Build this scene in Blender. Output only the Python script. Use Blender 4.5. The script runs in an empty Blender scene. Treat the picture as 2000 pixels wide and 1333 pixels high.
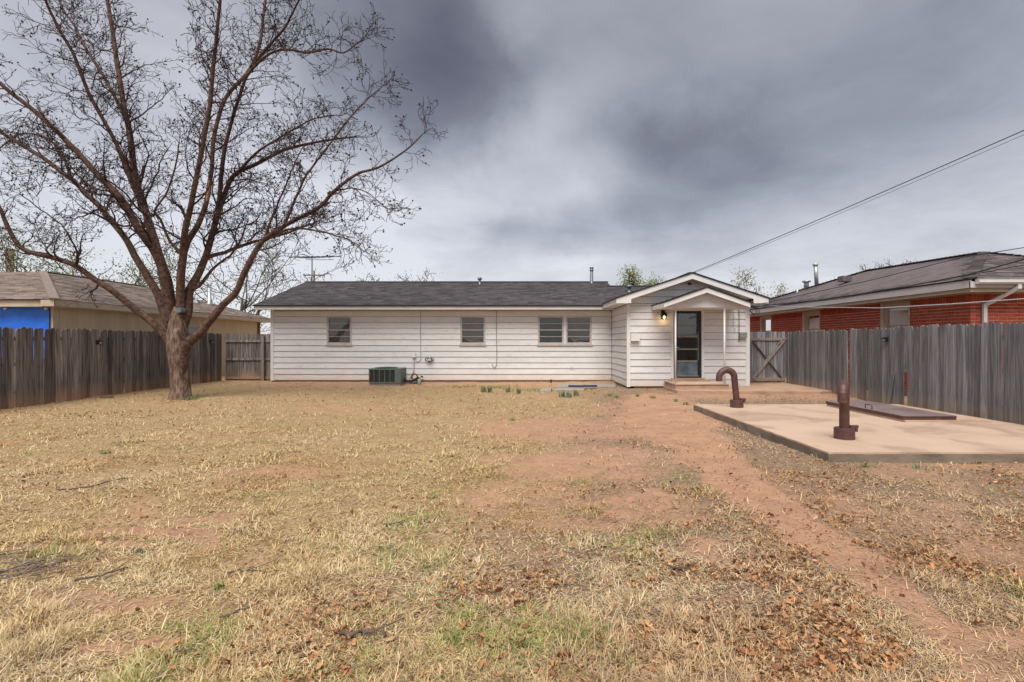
import bpy, math, random
import numpy as np
from mathutils import Vector, Matrix, noise as mnoise

random.seed(7)
rng = np.random.default_rng(11)
S = bpy.context.scene
C = S.collection
R = math.radians

# ------------------------------------------------------------------ camera
CAM_H, F, VX, VY = 1.45, 1000.0, 1013.0, 668.0      # photo pixels, 2000 x 1333
cd = bpy.data.cameras.new('camera')
cd.lens = 18.0; cd.sensor_width = 36.0; cd.clip_start = 0.05; cd.clip_end = 3000
cd.shift_x = -(VX - 1000) / 2000; cd.shift_y = (VY - 666.5) / 2000
cam = bpy.data.objects.new('camera', cd); C.objects.link(cam)
cam.location = (0, 0, CAM_H); cam.rotation_euler = (R(90), 0, 0)
S.camera = cam

def px(x, Y): return (x - VX) * Y / F
def pz(y, Y): return CAM_H + (VY - y) * Y / F
def gnd(x, y, z=0.0):
    Y = (CAM_H - z) * F / (y - VY)
    return (x - VX) * Y / F, Y

# ------------------------------------------------------------------ exposure, sky, sun
EXPO = 1.75
S.view_settings.view_transform = 'Standard'; S.view_settings.look = 'None'
S.view_settings.gamma = 1.0; S.view_settings.exposure = EXPO; S.view_settings.use_curve_mapping = False
S.cycles.use_denoising = True
S.cycles.max_bounces = 6; S.cycles.transparent_max_bounces = 8

W = bpy.data.worlds.new('World'); S.world = W; W.use_nodes = True
def build_world():
    nt = W.node_tree; N = nt.nodes; L = nt.links; N.clear()
    def n(t, **k):
        o = N.new(t)
        for a, b in k.items(): setattr(o, a, b)
        return o
    def m(op, a, b=None, c=None):
        o = n('ShaderNodeMath', operation=op)
        for i, v in enumerate((a, b, c)):
            if v is None: continue
            if isinstance(v, (int, float)): o.inputs[i].default_value = v
            else: L.new(v, o.inputs[i])
        return o.outputs[0]
    tc = n('ShaderNodeTexCoord'); d = tc.outputs['Generated']
    def nz(vec, sc, det, ro, di=0.0):
        t = n('ShaderNodeTexNoise'); t.inputs['Scale'].default_value = sc; t.inputs['Detail'].default_value = det
        t.inputs['Roughness'].default_value = ro; t.inputs['Distortion'].default_value = di; L.new(vec, t.inputs['Vector']); return t
    # ragged edges: bend the direction with noise before it is used
    wn = nz(d, 5.5, 7, .60)
    ws = n('ShaderNodeVectorMath', operation='SUBTRACT'); L.new(wn.outputs['Color'], ws.inputs[0]); ws.inputs[1].default_value = (.5, .5, .5)
    wm = n('ShaderNodeVectorMath', operation='SCALE'); L.new(ws.outputs[0], wm.inputs[0]); wm.inputs['Scale'].default_value = .15
    wa = n('ShaderNodeVectorMath', operation='ADD'); L.new(d, wa.inputs[0]); L.new(wm.outputs[0], wa.inputs[1])
    wd = n('ShaderNodeVectorMath', operation='NORMALIZE'); L.new(wa.outputs[0], wd.inputs[0])
    sp = n('ShaderNodeSeparateXYZ'); L.new(d, sp.inputs[0])
    up = m('MAXIMUM', sp.outputs['Z'], 0.0)
    den = m('ADD', up, .16)
    cx = n('ShaderNodeCombineXYZ'); L.new(m('DIVIDE', sp.outputs['X'], den), cx.inputs[0]); L.new(m('DIVIDE', sp.outputs['Y'], den), cx.inputs[1])
    n1 = nz(cx.outputs[0], .9, 7, .52, .5).outputs['Fac']; n2 = nz(cx.outputs[0], 2.6, 6, .6, .8).outputs['Fac']
    f = m('MULTIPLY_ADD', m('SUBTRACT', n1, .5), .66, .835)
    f = m('MULTIPLY_ADD', m('SUBTRACT', n2, .5), .22, f)
    f = m('MULTIPLY_ADD', up, -.46, m('ADD', f, .10))      # paler towards the horizon all round
    # the cloud masses seen: (pixel x, y, tightness, amount)
    for (x, y, k, a) in ((800, 40, 50, -.20), (850, 190, 110, -.24), (720, 150, 70, -.10), (960, 110, 130, -.12), (1060, 110, 350, -.10),
                         (1250, 285, 600, -.17), (1330, 290, 500, -.15), (1160, 280, 700, -.10), (1420, 270, 400, -.10), (1300, 110, 90, -.10), (1500, 330, 200, -.08), (1600, 200, 50, -.09),
                         (1130, 455, 700, -.17), (970, 440, 900, -.16), (1050, 450, 900, -.13), (1240, 420, 600, -.16), (1350, 395, 500, -.13), (1460, 380, 500, -.08), (1850, 60, 60, -.08), (60, 60, 40, -.06),
                         (1010, 40, 500, .14), (1070, 190, 300, .08), (700, 420, 80, .10), (960, 340, 260, .12), (1130, 370, 700, .06), (600, 500, 60, .08), (1130, 520, 600, .10), (250, 330, 14, .12)):
        v = Vector(((x - VX) / F, 1, (VY - y) / F)).normalized()
        dp = n('ShaderNodeVectorMath', operation='DOT_PRODUCT'); L.new(wd.outputs[0], dp.inputs[0]); dp.inputs[1].default_value = v
        g = m('EXPONENT', m('MULTIPLY', m('SUBTRACT', dp.outputs['Value'], 1.0), k))
        f = m('MULTIPLY_ADD', g, a * 1.35, f)
    cr = n('ShaderNodeValToRGB'); cr.color_ramp.interpolation = 'LINEAR'
    e = cr.color_ramp.elements
    e[0].position = .0; e[0].color = (.095, .086, .102, 1)
    e[1].position = 1.0; e[1].color = (.74, .73, .77, 1)
    for p_, c_ in ((.34, (.188, .182, .205, 1)), (.52, (.300, .308, .338, 1)), (.74, (.475, .472, .512, 1))):
        q = e.new(p_); q.color = c_
    L.new(f, cr.inputs[0])
    sk = n('ShaderNodeTexSky'); sk.sky_type = 'NISHITA'; sk.sun_disc = False
    sk.sun_elevation = R(58); sk.sun_rotation = R(165)
    b1 = n('ShaderNodeBackground'); b1.inputs['Strength'].default_value = .08; L.new(sk.outputs[0], b1.inputs['Color'])
    b2 = n('ShaderNodeBackground'); b2.inputs['Strength'].default_value = 1.0 / 2 ** EXPO; L.new(cr.outputs[0], b2.inputs['Color'])
    mx = n('ShaderNodeMixShader'); mx.inputs[0].default_value = .90
    L.new(b1.outputs[0], mx.inputs[1]); L.new(b2.outputs[0], mx.inputs[2])
    out = n('ShaderNodeOutputWorld'); L.new(mx.outputs[0], out.inputs[0])
build_world()

sl = bpy.data.lights.new('sun', 'SUN'); sl.energy = 1.5; sl.angle = R(42); sl.color = (1, .94, .855)
so = bpy.data.objects.new('sun', sl); C.objects.link(so)
so.rotation_euler = Vector((.14, .50, -.86)).to_track_quat('-Z', 'Y').to_euler()
so.location = (-3, -10, 14)

# ------------------------------------------------------------------ material helper
def mat(name, c1, c2=None, scale=4.0, rough=.8, stretch=(1, 1, 1), detail=5, bump=0.0, bscale=None, c3=None, scale3=1.0, amt3=.5, th3=.5,
        objrand=0.0, island=0.0, metallic=0.0, attr=None, low=None, spec=.3, coord='Object', lo=.3, hi=.7, dist=0.0):
    """noise between c1 and c2, optional patches of c3, per-object or per-piece shade, soil splash 'low' = (colour, z top, amount)"""
    M = bpy.data.materials.new(name); M.use_nodes = True
    nt = M.node_tree; N = nt.nodes; L = nt.links; b = N['Principled BSDF']
    b.inputs['Roughness'].default_value = rough; b.inputs['Metallic'].default_value = metallic
    b.inputs['Specular IOR Level'].default_value = spec
    tc = N.new('ShaderNodeTexCoord'); vec = tc.outputs[coord]
    oi = N.new('ShaderNodeObjectInfo')
    va = N.new('ShaderNodeVectorMath'); va.operation = 'ADD'; L.new(vec, va.inputs[0])
    mu = N.new('ShaderNodeMath'); mu.operation = 'MULTIPLY'; L.new(oi.outputs['Random'], mu.inputs[0]); mu.inputs[1].default_value = 37.0 if objrand else 0.0
    L.new(mu.outputs[0], va.inputs[1])
    mp = N.new('ShaderNodeMapping'); mp.inputs['Scale'].default_value = stretch; L.new(va.outputs[0], mp.inputs[0])
    def noise_(sc, det=detail, v=None):
        t = N.new('ShaderNodeTexNoise'); t.inputs['Scale'].default_value = sc; t.inputs['Detail'].default_value = det
        t.inputs['Roughness'].default_value = .6; t.inputs['Distortion'].default_value = dist
        L.new(v or mp.outputs[0], t.inputs['Vector']); return t.outputs['Fac']
    def ramp(fac, a, b_):
        r = N.new('ShaderNodeMapRange'); r.inputs['From Min'].default_value = a; r.inputs['From Max'].default_value = b_; L.new(fac, r.inputs['Value']); return r.outputs[0]
    def mix(fac, A, B, bt='MIX'):
        x = N.new('ShaderNodeMix'); x.data_type = 'RGBA'; x.blend_type = bt
        for s, v in ((0, fac), (6, A), (7, B)):
            if isinstance(v, (int, float)): x.inputs[s].default_value = v
            elif isinstance(v, tuple): x.inputs[s].default_value = (*v[:3], 1)
            else: L.new(v, x.inputs[s])
        return x.outputs[2]
    nf = noise_(scale)
    if attr:
        an = N.new('ShaderNodeAttribute'); an.attribute_name = attr
        k = N.new('ShaderNodeMapRange'); k.inputs['From Min'].default_value = .3; k.inputs['From Max'].default_value = .7
        k.inputs['To Min'].default_value = .75; k.inputs['To Max'].default_value = 1.2; L.new(nf, k.inputs['Value'])
        col = mix(1.0, an.outputs['Color'], k.outputs[0], 'MULTIPLY')
    else:
        col = mix(ramp(nf, lo, hi), c1, c2 or c1)
    if c3:
        f3 = ramp(noise_(scale3, 4), th3, th3 + .18)
        sc = N.new('ShaderNodeMath'); sc.operation = 'MULTIPLY'; L.new(f3, sc.inputs[0]); sc.inputs[1].default_value = amt3
        col = mix(sc.outputs[0], col, c3)
    if low:
        g = N.new('ShaderNodeNewGeometry'); sx = N.new('ShaderNodeSeparateXYZ'); L.new(g.outputs['Position'], sx.inputs[0])
        wob = N.new('ShaderNodeMath'); wob.operation = 'MULTIPLY_ADD'; L.new(noise_(2.5, 4, g.outputs['Position']), wob.inputs[0]); wob.inputs[1].default_value = -low[1]; L.new(sx.outputs['Z'], wob.inputs[2])
        lr = N.new('ShaderNodeMapRange'); lr.inputs['From Min'].default_value = low[1] * .5; lr.inputs['From Max'].default_value = -low[1] * .45
        lr.inputs['To Max'].default_value = low[2]; L.new(wob.outputs[0], lr.inputs['Value'])
        col = mix(lr.outputs[0], col, low[0])
    for amt, src in ((objrand, oi.outputs['Random']), (island, None)):
        if not amt: continue
        if src is None:
            g2 = N.new('ShaderNodeNewGeometry'); src = g2.outputs['Random Per Island']
        k = N.new('ShaderNodeMapRange'); k.inputs['To Min'].default_value = 1 - amt; k.inputs['To Max'].default_value = 1 + amt; L.new(src, k.inputs['Value'])
        col = mix(1.0, col, k.outputs[0], 'MULTIPLY')
    L.new(col, b.inputs['Base Color'])
    if bump:
        bp = N.new('ShaderNodeBump'); bp.inputs['Strength'].default_value = bump; bp.inputs['Distance'].default_value = .02
        L.new(noise_(bscale or scale * 3, 6), bp.inputs['Height']); L.new(bp.outputs[0], b.inputs['Normal'])
    return M

M = {}
M['siding'] = mat('siding', (.66, .655, .655), (.585, .58, .575), 1.4, .65, (1, 1, 2.2), c3=(.42, .31, .23), scale3=4.5, amt3=.42, th3=.57, objrand=.05, low=((.50, .34, .22), .42, .6), bump=.12, bscale=30)
M['foundation'] = mat('foundation', (.30, .19, .125), (.20, .13, .09), 3, .95)
M['gap'] = mat('gap', (.26, .20, .165), (.36, .29, .25), 3)
M['trim'] = mat('trim', (.68, .675, .67), (.59, .58, .575), 2.5, .6, c3=(.42, .33, .26), scale3=7, amt3=.3, th3=.62)
M['shingle'] = mat('shingle', (.088, .080, .085), (.058, .053, .058), 2.2, .95, island=.26, bump=.4, bscale=90)
M['shingle_brown'] = mat('shingle_brown', (.25, .20, .172), (.18, .143, .125), 2, .95, island=.28, bump=.3, bscale=90)
M['shingle_plum'] = mat('shingle_plum', (.140, .112, .116), (.080, .066, .072), 2, .95, island=.38, bump=.3, bscale=90)
M['drip'] = mat('drip', (.012, .012, .016), (.02, .02, .026), 5, .5)
M['fence_brown'] = mat('fence_brown', (.255, .220, .200), (.080, .068, .066), 3.0, .9, (9, 9, .45), lo=.36, hi=.64, objrand=.42, c3=(.036, .031, .036), scale3=1.1, amt3=.6, th3=.52, low=((.34, .21, .13), .42, .8), bump=.5, bscale=12)
M['fence_grey'] = mat('fence_grey', (.245, .242, .255), (.098, .098, .110), 3.4, .9, (9, 9, .40), lo=.34, hi=.66, objrand=.36, c3=(.062, .058, .066), scale3=1.3, amt3=.55, th3=.55, low=((.36, .26, .18), .40, .7), bump=.5, bscale=12)
M['wood_dark'] = mat('wood_dark', (.14, .11, .10), (.07, .06, .06), 3, .9, (3, 3, 1), objrand=.2, bump=.4)
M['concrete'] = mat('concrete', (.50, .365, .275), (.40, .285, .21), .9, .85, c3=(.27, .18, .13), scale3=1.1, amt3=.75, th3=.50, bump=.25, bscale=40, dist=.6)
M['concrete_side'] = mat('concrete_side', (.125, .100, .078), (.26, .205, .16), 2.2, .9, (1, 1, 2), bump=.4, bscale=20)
M['step'] = mat('step', (.44, .29, .20), (.33, .21, .145), 2, .85, c3=(.20, .13, .095), scale3=3, amt3=.5, bump=.25, bscale=25)
M['steel_brown'] = mat('steel_brown', (.105, .045, .036), (.058, .028, .026), 9, .5, c3=(.19, .085, .05), scale3=7, amt3=.6, th3=.54, spec=.5, bump=.2)
M['bark'] = mat('bark', (.235, .155, .112), (.055, .036, .028), 9, .95, (2.4, 2.4, .5), bump=1.0, bscale=12, lo=.38, hi=.62, c3=(.25, .20, .165), scale3=5, amt3=.45, th3=.56, dist=.4)
M['bark_limb'] = mat('bark_limb', (.140, .078, .056), (.040, .025, .021), 11, .95, bump=1.0, bscale=22, lo=.36, hi=.64)
M['twig'] = mat('twig', (.060, .038, .033), (.030, .021, .020), 5, .95)
M['fresh_wood'] = mat('fresh_wood', (.55, .27, .10), (.40, .19, .08), 8, .8)
M['cut_wood'] = mat('cut_wood', (.32, .23, .17), (.20, .15, .12), 20, .9)
M['pod'] = mat('pod', (.055, .035, .028), (.025, .018, .016), 20, .95, island=.4)
M['far_twig'] = mat('far_twig', (.105, .082, .070), (.06, .048, .042), 3, .95)
M['bud_green'] = mat('bud_green', (.20, .235, .085), (.13, .15, .06), 2, .9, island=.4)
M['bud_olive'] = mat('bud_olive', (.215, .20, .085), (.14, .125, .06), 2, .9, island=.4)
M['bud_grey'] = mat('bud_grey', (.16, .125, .10), (.10, .08, .065), 2, .9, island=.4)
M['galv'] = mat('galv', (.22, .25, .29), (.13, .15, .18), 5, .45, metallic=.6)
M['galv_light'] = mat('galv_light', (.42, .44, .46), (.32, .34, .36), 5, .4, metallic=.5)
M['ac_green'] = mat('ac_green', (.105, .155, .135), (.075, .112, .10), 4, .55, c3=(.20, .16, .11), scale3=5, amt3=.35, th3=.6)
M['ac_coil'] = mat('ac_coil', (.055, .050, .042), (.03, .028, .026), 12, .7, (1, 1, 8))
M['black'] = mat('black', (.014, .014, .016), (.02, .02, .022), 6, .45)
M['white_plastic'] = mat('white_plastic', (.70, .68, .66), (.62, .60, .58), 4, .5)
M['meter'] = mat('meter', (.26, .275, .24), (.20, .21, .185), 4, .5)
M['wire'] = mat('wire', (.018, .018, .022), None, 4, .6)
M['wire_grey'] = mat('wire_grey', (.34, .35, .40), None, 4, .5)
M['tan_siding'] = mat('tan_siding', (.58, .475, .33), (.50, .405, .28), 1.5, .8, (3, 3, .6), objrand=.06)
M['tan_trim'] = mat('tan_trim', (.56, .475, .36), (.46, .38, .28), 2, .7, c3=(.27, .19, .12), scale3=4, amt3=.4, th3=.6)
M['tarp'] = mat('tarp', (.008, .16, .75), (.006, .11, .58), 3, .38, bump=.5, bscale=3.5, spec=.5)
M['brick'] = mat('brick', (.43, .070, .030), (.29, .044, .022), 6, .85, objrand=.16, island=.12, bump=.3, bscale=40)
M['mortar'] = mat('mortar', (.56, .39, .29), (.48, .33, .25), 8, .95)
M['grey_fascia'] = mat('grey_fascia', (.54, .50, .49), (.47, .435, .425), 2, .6)
M['cream_frame'] = mat('cream_frame', (.46, .37, .275), (.38, .30, .22), 3, .7)
M['alu'] = mat('alu', (.50, .47, .45), (.42, .395, .38), 5, .5, c3=(.30, .22, .17), scale3=8, amt3=.4)
M['blind'] = mat('blind', (.46, .45, .44), (.38, .37, .365), 3, .7)
M['blind_dark'] = mat('blind_dark', (.24, .24, .25), (.18, .18, .19), 3, .7)
M['curtain'] = mat('curtain', (.33, .30, .285), (.22, .20, .19), 4, .9, (6, 6, .4))
M['dark_room'] = mat('dark_room', (.045, .035, .03), (.03, .024, .02), 2, .9)
M['room_wall'] = mat('room_wall', (.26, .18, .12), (.22, .15, .10), 2, .9)
M['cabinet'] = mat('cabinet', (.075, .040, .026), (.05, .027, .018), 3, .5, (1, 1, 6))
M['door_navy'] = mat('door_navy', (.020, .026, .036), (.013, .017, .024), 4, .4)
M['door_bar'] = mat('door_bar', (.24, .22, .17), (.17, .155, .12), 6, .6)
M['door_panel'] = mat('door_panel', (.14, .185, .235), (.055, .072, .09), 3.5, .55)
M['stone'] = mat('stone', (.34, .30, .27), (.25, .215, .185), 4, .9, bump=.3)
M['blue_pipe'] = mat('blue_pipe', (.02, .04, .13), (.015, .025, .08), 4, .4)
M['valve_teal'] = mat('valve_teal', (.20, .37, .31), (.16, .30, .25), 6, .5)
M['yellow'] = mat('yellow', (.55, .38, .06), None, 4, .5)
M['red_print'] = mat('red_print', (.5, .06, .03), None, 4, .6)
M['insul'] = mat('insul', (.02, .02, .026), (.035, .03, .03), 9, .8)
M['copper'] = mat('copper', (.20, .085, .04), (.12, .05, .03), 9, .6, metallic=.4)
M['pole_wood'] = mat('pole_wood', (.20, .13, .09), (.13, .085, .065), 4, .9, (4, 4, .5))
M['straw'] = mat('straw', None, None, 9, .9, attr='col', spec=.15)
M['leaf'] = mat('leaf', None, None, 14, .75, attr='col', spec=.25)
M['stick'] = mat('stick', (.15, .112, .092), (.07, .053, .047), 9, .95, (1, 1, 1), bump=.6)
M['grey_twig'] = mat('grey_twig', (.26, .20, .165), (.15, .11, .09), 6, .95, objrand=.35)
M['weed'] = mat('weed', None, None, 6, .7, attr='col', spec=.3)
M['gutter'] = mat('gutter', (.62, .61, .60), (.55, .54, .53), 3, .4)

def glass_mat(name, tint=(.9, .93, .95), refl=.04):
    Mt = bpy.data.materials.new(name); Mt.use_nodes = True
    nt = Mt.node_tree; N = nt.nodes; L = nt.links; N.clear()
    t = N.new('ShaderNodeBsdfTransparent'); t.inputs[0].default_value = (*tint, 1)
    g = N.new('ShaderNodeBsdfGlossy'); g.inputs['Roughness'].default_value = .04
    fr = N.new('ShaderNodeFresnel'); fr.inputs[0].default_value = 1.5
    ns = N.new('ShaderNodeTexNoise'); ns.inputs['Scale'].default_value = 3
    bp = N.new('ShaderNodeBump'); bp.inputs['Strength'].default_value = .05; L.new(ns.outputs['Fac'], bp.inputs['Height']); L.new(bp.outputs[0], g.inputs['Normal'])
    a = N.new('ShaderNodeMath'); a.operation = 'ADD'; L.new(fr.outputs[0], a.inputs[0]); a.inputs[1].default_value = refl
    mx = N.new('ShaderNodeMixShader'); L.new(a.outputs[0], mx.inputs[0]); L.new(t.outputs[0], mx.inputs[1]); L.new(g.outputs[0], mx.inputs[2])
    o = N.new('ShaderNodeOutputMaterial'); L.new(mx.outputs[0], o.inputs[0]); return Mt
M['glass'] = glass_mat('glass'); M['glass_door'] = glass_mat('glass_door', (.75, .84, .92), .10); M['glass_far'] = glass_mat('glass_far', (.7, .75, .8), .04)
def emit_mat(name, col, st):
    Mt = bpy.data.materials.new(name); Mt.use_nodes = True; b = Mt.node_tree.nodes['Principled BSDF']
    b.inputs['Base Color'].default_value = (*col, 1); b.inputs['Emission Color'].default_value = (*col, 1); b.inputs['Emission Strength'].default_value = st; return Mt
M['bulb'] = emit_mat('bulb', (1, .68, .28), 1.6)

# ------------------------------------------------------------------ object helpers
def worg(o):
    v = Vector((0, 0, 0))
    while o is not None: v += o.location; o = o.parent
    return v
def tag(o, label=None, cat=None, group=None, kind=None):
    for k, v in (('label', label), ('category', cat), ('group', group), ('kind', kind)):
        if v: o[k] = v
    return o
def thing(name, label, cat, loc, group=None):
    o = bpy.data.objects.new(name, None); C.objects.link(o); o.location = loc; o.empty_display_size = .2
    return tag(o, label, cat, group)
def link(name, me, parent=None, loc=(0, 0, 0), rot=(0, 0, 0), sc=(1, 1, 1)):
    o = bpy.data.objects.new(name, me); C.objects.link(o)
    if parent is not None: o.parent = parent
    o.location = Vector(loc) - (worg(parent) if parent is not None else Vector((0, 0, 0)))
    o.rotation_euler = rot; o.scale = sc
    return o
class MB:
    def __init__(s): s.v = []; s.f = []
    def poly(s, pts):
        i = len(s.v); s.v += [tuple(p) for p in pts]; s.f.append(tuple(range(i, i + len(pts)))); return s
    def box(s, x0, x1, y0, y1, z0, z1, T=None):
        P = [(x, y, z) for z in (z0, z1) for y in (y0, y1) for x in (x0, x1)]
        if T: P = [T(*p) for p in P]
        i = len(s.v); s.v += [tuple(p) for p in P]
        s.f += [tuple(i + k for k in q) for q in ((0, 2, 3, 1), (4, 5, 7, 6), (0, 1, 5, 4), (2, 6, 7, 3), (0, 4, 6, 2), (1, 3, 7, 5))]; return s
    def prism(s, pts, vec):
        n = len(pts); i = len(s.v); vec = Vector(vec)
        s.v += [tuple(p) for p in pts] + [tuple(Vector(p) + vec) for p in pts]
        s.f.append(tuple(range(i, i + n))); s.f.append(tuple(range(i + 2 * n - 1, i + n - 1, -1)))
        for k in range(n):
            j = (k + 1) % n; s.f.append((i + k, i + n + k, i + n + j, i + j))
        return s
    def bar(s, a, b, w, h, up=(0, 0, 1)):
        a = Vector(a); b = Vector(b); t = (b - a).normalized(); u = Vector(up); sx = t.cross(u)
        if sx.length < 1e-4: sx = Vector((1, 0, 0))
        sx.normalize(); u = sx.cross(t).normalized()
        c = [sx * (w / 2) * p + u * (h / 2) * q for p, q in ((-1, -1), (1, -1), (1, 1), (-1, 1))]
        return s.prism([a + k for k in c], b - a)
    def tube(s, pts, rad, n=8, cap=True):
        pts = [Vector(p) for p in pts]
        if not hasattr(rad, '__len__'): rad = [rad] * len(pts)
        i0 = len(s.v); nor = None
        for k, p in enumerate(pts):
            t = (pts[min(k + 1, len(pts) - 1)] - pts[max(k - 1, 0)])
            if t.length < 1e-9: t = Vector((0, 0, 1))
            t.normalize()
            if nor is None:
                nor = t.orthogonal()
            nor = nor - t * nor.dot(t)
            if nor.length < 1e-6: nor = t.orthogonal()
            nor.normalize(); bi = t.cross(nor)
            for j in range(n):
                a = 2 * math.pi * j / n
                s.v.append(tuple(p + (nor * math.cos(a) + bi * math.sin(a)) * rad[k]))
        for k in range(len(pts) - 1):
            for j in range(n):
                a = i0 + k * n + j; b = i0 + k * n + (j + 1) % n
                s.f.append((a, b, b + n, a + n))
        if cap:
            s.f.append(tuple(i0 + j for j in range(n - 1, -1, -1))); e = i0 + (len(pts) - 1) * n
            s.f.append(tuple(e + j for j in range(n)))
        return s
    def lathe(s, c, prof, n=16):      # prof: (radius, z) upward
        return s.tube([(c[0], c[1], c[2] + z) for r, z in prof], [max(r, 1e-4) for r, z in prof], n)
    def build(s, name, m, parent=None, smooth=False, mesh_only=False):
        o = worg(parent) if parent is not None else Vector((0, 0, 0))
        me = bpy.data.meshes.new(name)
        me.from_pydata([(a - o.x, b - o.y, c - o.z) for a, b, c in s.v], [], s.f)
        me.materials.append(M[m]); me.update()
        if smooth: me.polygons.foreach_set('use_smooth', [True] * len(me.polygons))
        if mesh_only: return me
        ob = bpy.data.objects.new(name, me); C.objects.link(ob)
        if parent is not None: ob.parent = parent
        return ob
def lerp(a, b, t): return Vector(a) * (1 - t) + Vector(b) * t
def sstep(a, b, x):
    t = np.clip((x - a) / (b - a), 0, 1); return t * t * (3 - 2 * t)

# ------------------------------------------------------------------ numpy value noise
_tab = rng.random((256, 256))
def vnoise(x, y, s, ox=0.0, oy=0.0):
    x = np.asarray(x) * s + ox; y = np.asarray(y) * s + oy
    xi = np.floor(x).astype(int); yi = np.floor(y).astype(int); fx = x - xi; fy = y - yi
    fx = fx * fx * (3 - 2 * fx); fy = fy * fy * (3 - 2 * fy)
    a = _tab[xi & 255, yi & 255]; b = _tab[(xi + 1) & 255, yi & 255]; c = _tab[xi & 255, (yi + 1) & 255]; d = _tab[(xi + 1) & 255, (yi + 1) & 255]
    return (a * (1 - fx) + b * fx) * (1 - fy) + (c * (1 - fx) + d * fx) * fy
def fbm(x, y, s, o=0.0, n=4):
    r = 0; a = .5; t = 0
    for k in range(n):
        r = r + a * vnoise(x, y, s * 2 ** k, o + 17.3 * k, o * 1.7 + 9.1 * k); t += a; a *= .55
    return r / t

# ------------------------------------------------------------------ ground layout (metres), read off the photograph
PATH = [gnd(x, y) + (w,) for x, y, w in ((1270, 775, .6), (1300, 815, .75), (1340, 862, .55), (1425, 925, .30), (1520, 1000, .22), (1640, 1085, .16), (1745, 1160, .155), (1850, 1235, .175), (2000, 1335, .21), (2250, 1500, .2))]
PATCH = [gnd(x, y) + (rx, ry, a) for x, y, rx, ry, a in (
    (330, 1040, .75, .22, .9), (400, 1010, .5, .2, .6), (160, 1185, .5, .20, .9), (260, 1190, .5, .2, .8), (100, 1090, .7, .20, .8), (240, 1285, .35, .12, .8), (560, 1190, .5, .2, .45), (480, 925, .8, .4, .55), (620, 930, .6, .4, .5),
    (1230, 975, .45, .5, .75), (1180, 890, .9, .7, .7), (1390, 1080, .30, .2, .7), (1330, 860, .8, .8, .75), (1980, 1220, .3, .25, .8), (1560, 960, .4, .5, .45), (680, 1160, .35, .2, .4), (1250, 800, 1.8, 1.4, .5), (1420, 775, 2.0, 1.4, .62), (1560, 772, 2.2, 1.6, .62), (700, 800, 2.2, .9, .4), (1090, 835, 2.1, 1.6, .66), (1150, 905, 1.2, 1.0, .72), (1010, 960, .9, .7, .55), (1290, 1010, .5, .4, .6), (1120, 1010, .5, .3, .55), (1620, 985, .8, .5, .5), (1900, 1060, .6, .4, .5), (1760, 1010, .7, .35, .45), (430, 850, 1.4, .5, .35), (780, 1010, .5, .3, .3), (640, 1080, .45, .2, .35))]
def soil_mask(X, Y):
    wx = X + (fbm(X, Y, 1.0, 3.0) - .5) * .7 + (fbm(X, Y, 4.0, 13.0) - .5) * .22; wy = Y + (fbm(X, Y, 1.0, 8.0) - .5) * .9 + (fbm(X, Y, 4.0, 18.0) - .5) * .22
    m = np.zeros_like(X)
    for (x0, y0, w0), (x1, y1, w1) in zip(PATH[:-1], PATH[1:]):
        dx, dy = x1 - x0, y1 - y0; t = np.clip(((wx - x0) * dx + (wy - y0) * dy) / (dx * dx + dy * dy), 0, 1)
        d = np.hypot(wx - x0 - t * dx, wy - y0 - t * dy); w = w0 + (w1 - w0) * t
        m = np.maximum(m, 1.15 * (1 - sstep(.55, 1.75, d / w)))
    for x0, y0, rx, ry, a in PATCH:
        d = np.hypot((wx - x0) / rx, (wy - y0) / ry); m = np.maximum(m, a * (1 - sstep(.4, 1.3, d)))
    m = np.maximum(m, .62 * sstep(16.2, 17.6, wy) * (X > -9))         # bare strip along the house
    m = np.maximum(m, .55 * sstep(.58, .74, fbm(X, Y, .55, 21.0)))
    return np.clip(m * (.45 + 1.0 * fbm(X, Y, 4.5, 31.0)) + .35 * m * (vnoise(X, Y, 22.0, 4.0) - .5), 0, 1)
def straw_zone(X, Y): return sstep(.9, -.9, X - (-1.1 + .24 * Y) + (fbm(X, Y, .7, 44.0) - .5) * 2.2)
def leaf_mask(X, Y):
    m = np.zeros_like(X)
    for x, y, rx, ry, a in ((1010, 1190, .55, .22, .7), (1120, 1165, .55, .25, .7), (1000, 1275, .45, .12, 1), (1330, 1250, .40, .14, .8), (1480, 1135, .40, .16, 1), (1560, 1205, .35, .14, 1), (1640, 1235, .2, .1, 1), (1740, 1300, .2, .1, 1),
                            (820, 1310, .45, .12, 1), (1120, 1260, .4, .15, .8), (1330, 1310, .3, .1, .8), (920, 1120, .5, .3, .5), (1050, 1040, .5, .3, .5), (1200, 1110, .4, .2, .6), (1840, 1000, .9, .5, .35), (1780, 925, 2.0, .22, .9), (1560, 880, .35, .4, .6), (1480, 850, .3, .6, .5),
                            (352, 784, .9, .7, .8), (540, 785, 1.4, .5, .9), (150, 810, 3.0, .8, .7), (900, 800, 2.5, 1.2, .35), (280, 905, .8, .3, .5), (1030, 860, 1.0, .8, .35), (60, 1120, .5, .15, .5), (1650, 790, 1.6, .8, .3)):
        x0, y0 = gnd(x, y); d = np.hypot((X - x0) / rx, (Y - y0) / ry); m = np.maximum(m, a * (1 - sstep(.3, 1.4, d)))
    base = .46 * (1 - straw_zone(X, Y)) + .07
    return np.maximum(m, base) * (.15 + 1.5 * sstep(.40, .66, fbm(X, Y, 1.9, 61.0)))
SLAB = (3.70, 8.02, 6.12, 10.84, .128)
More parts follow.
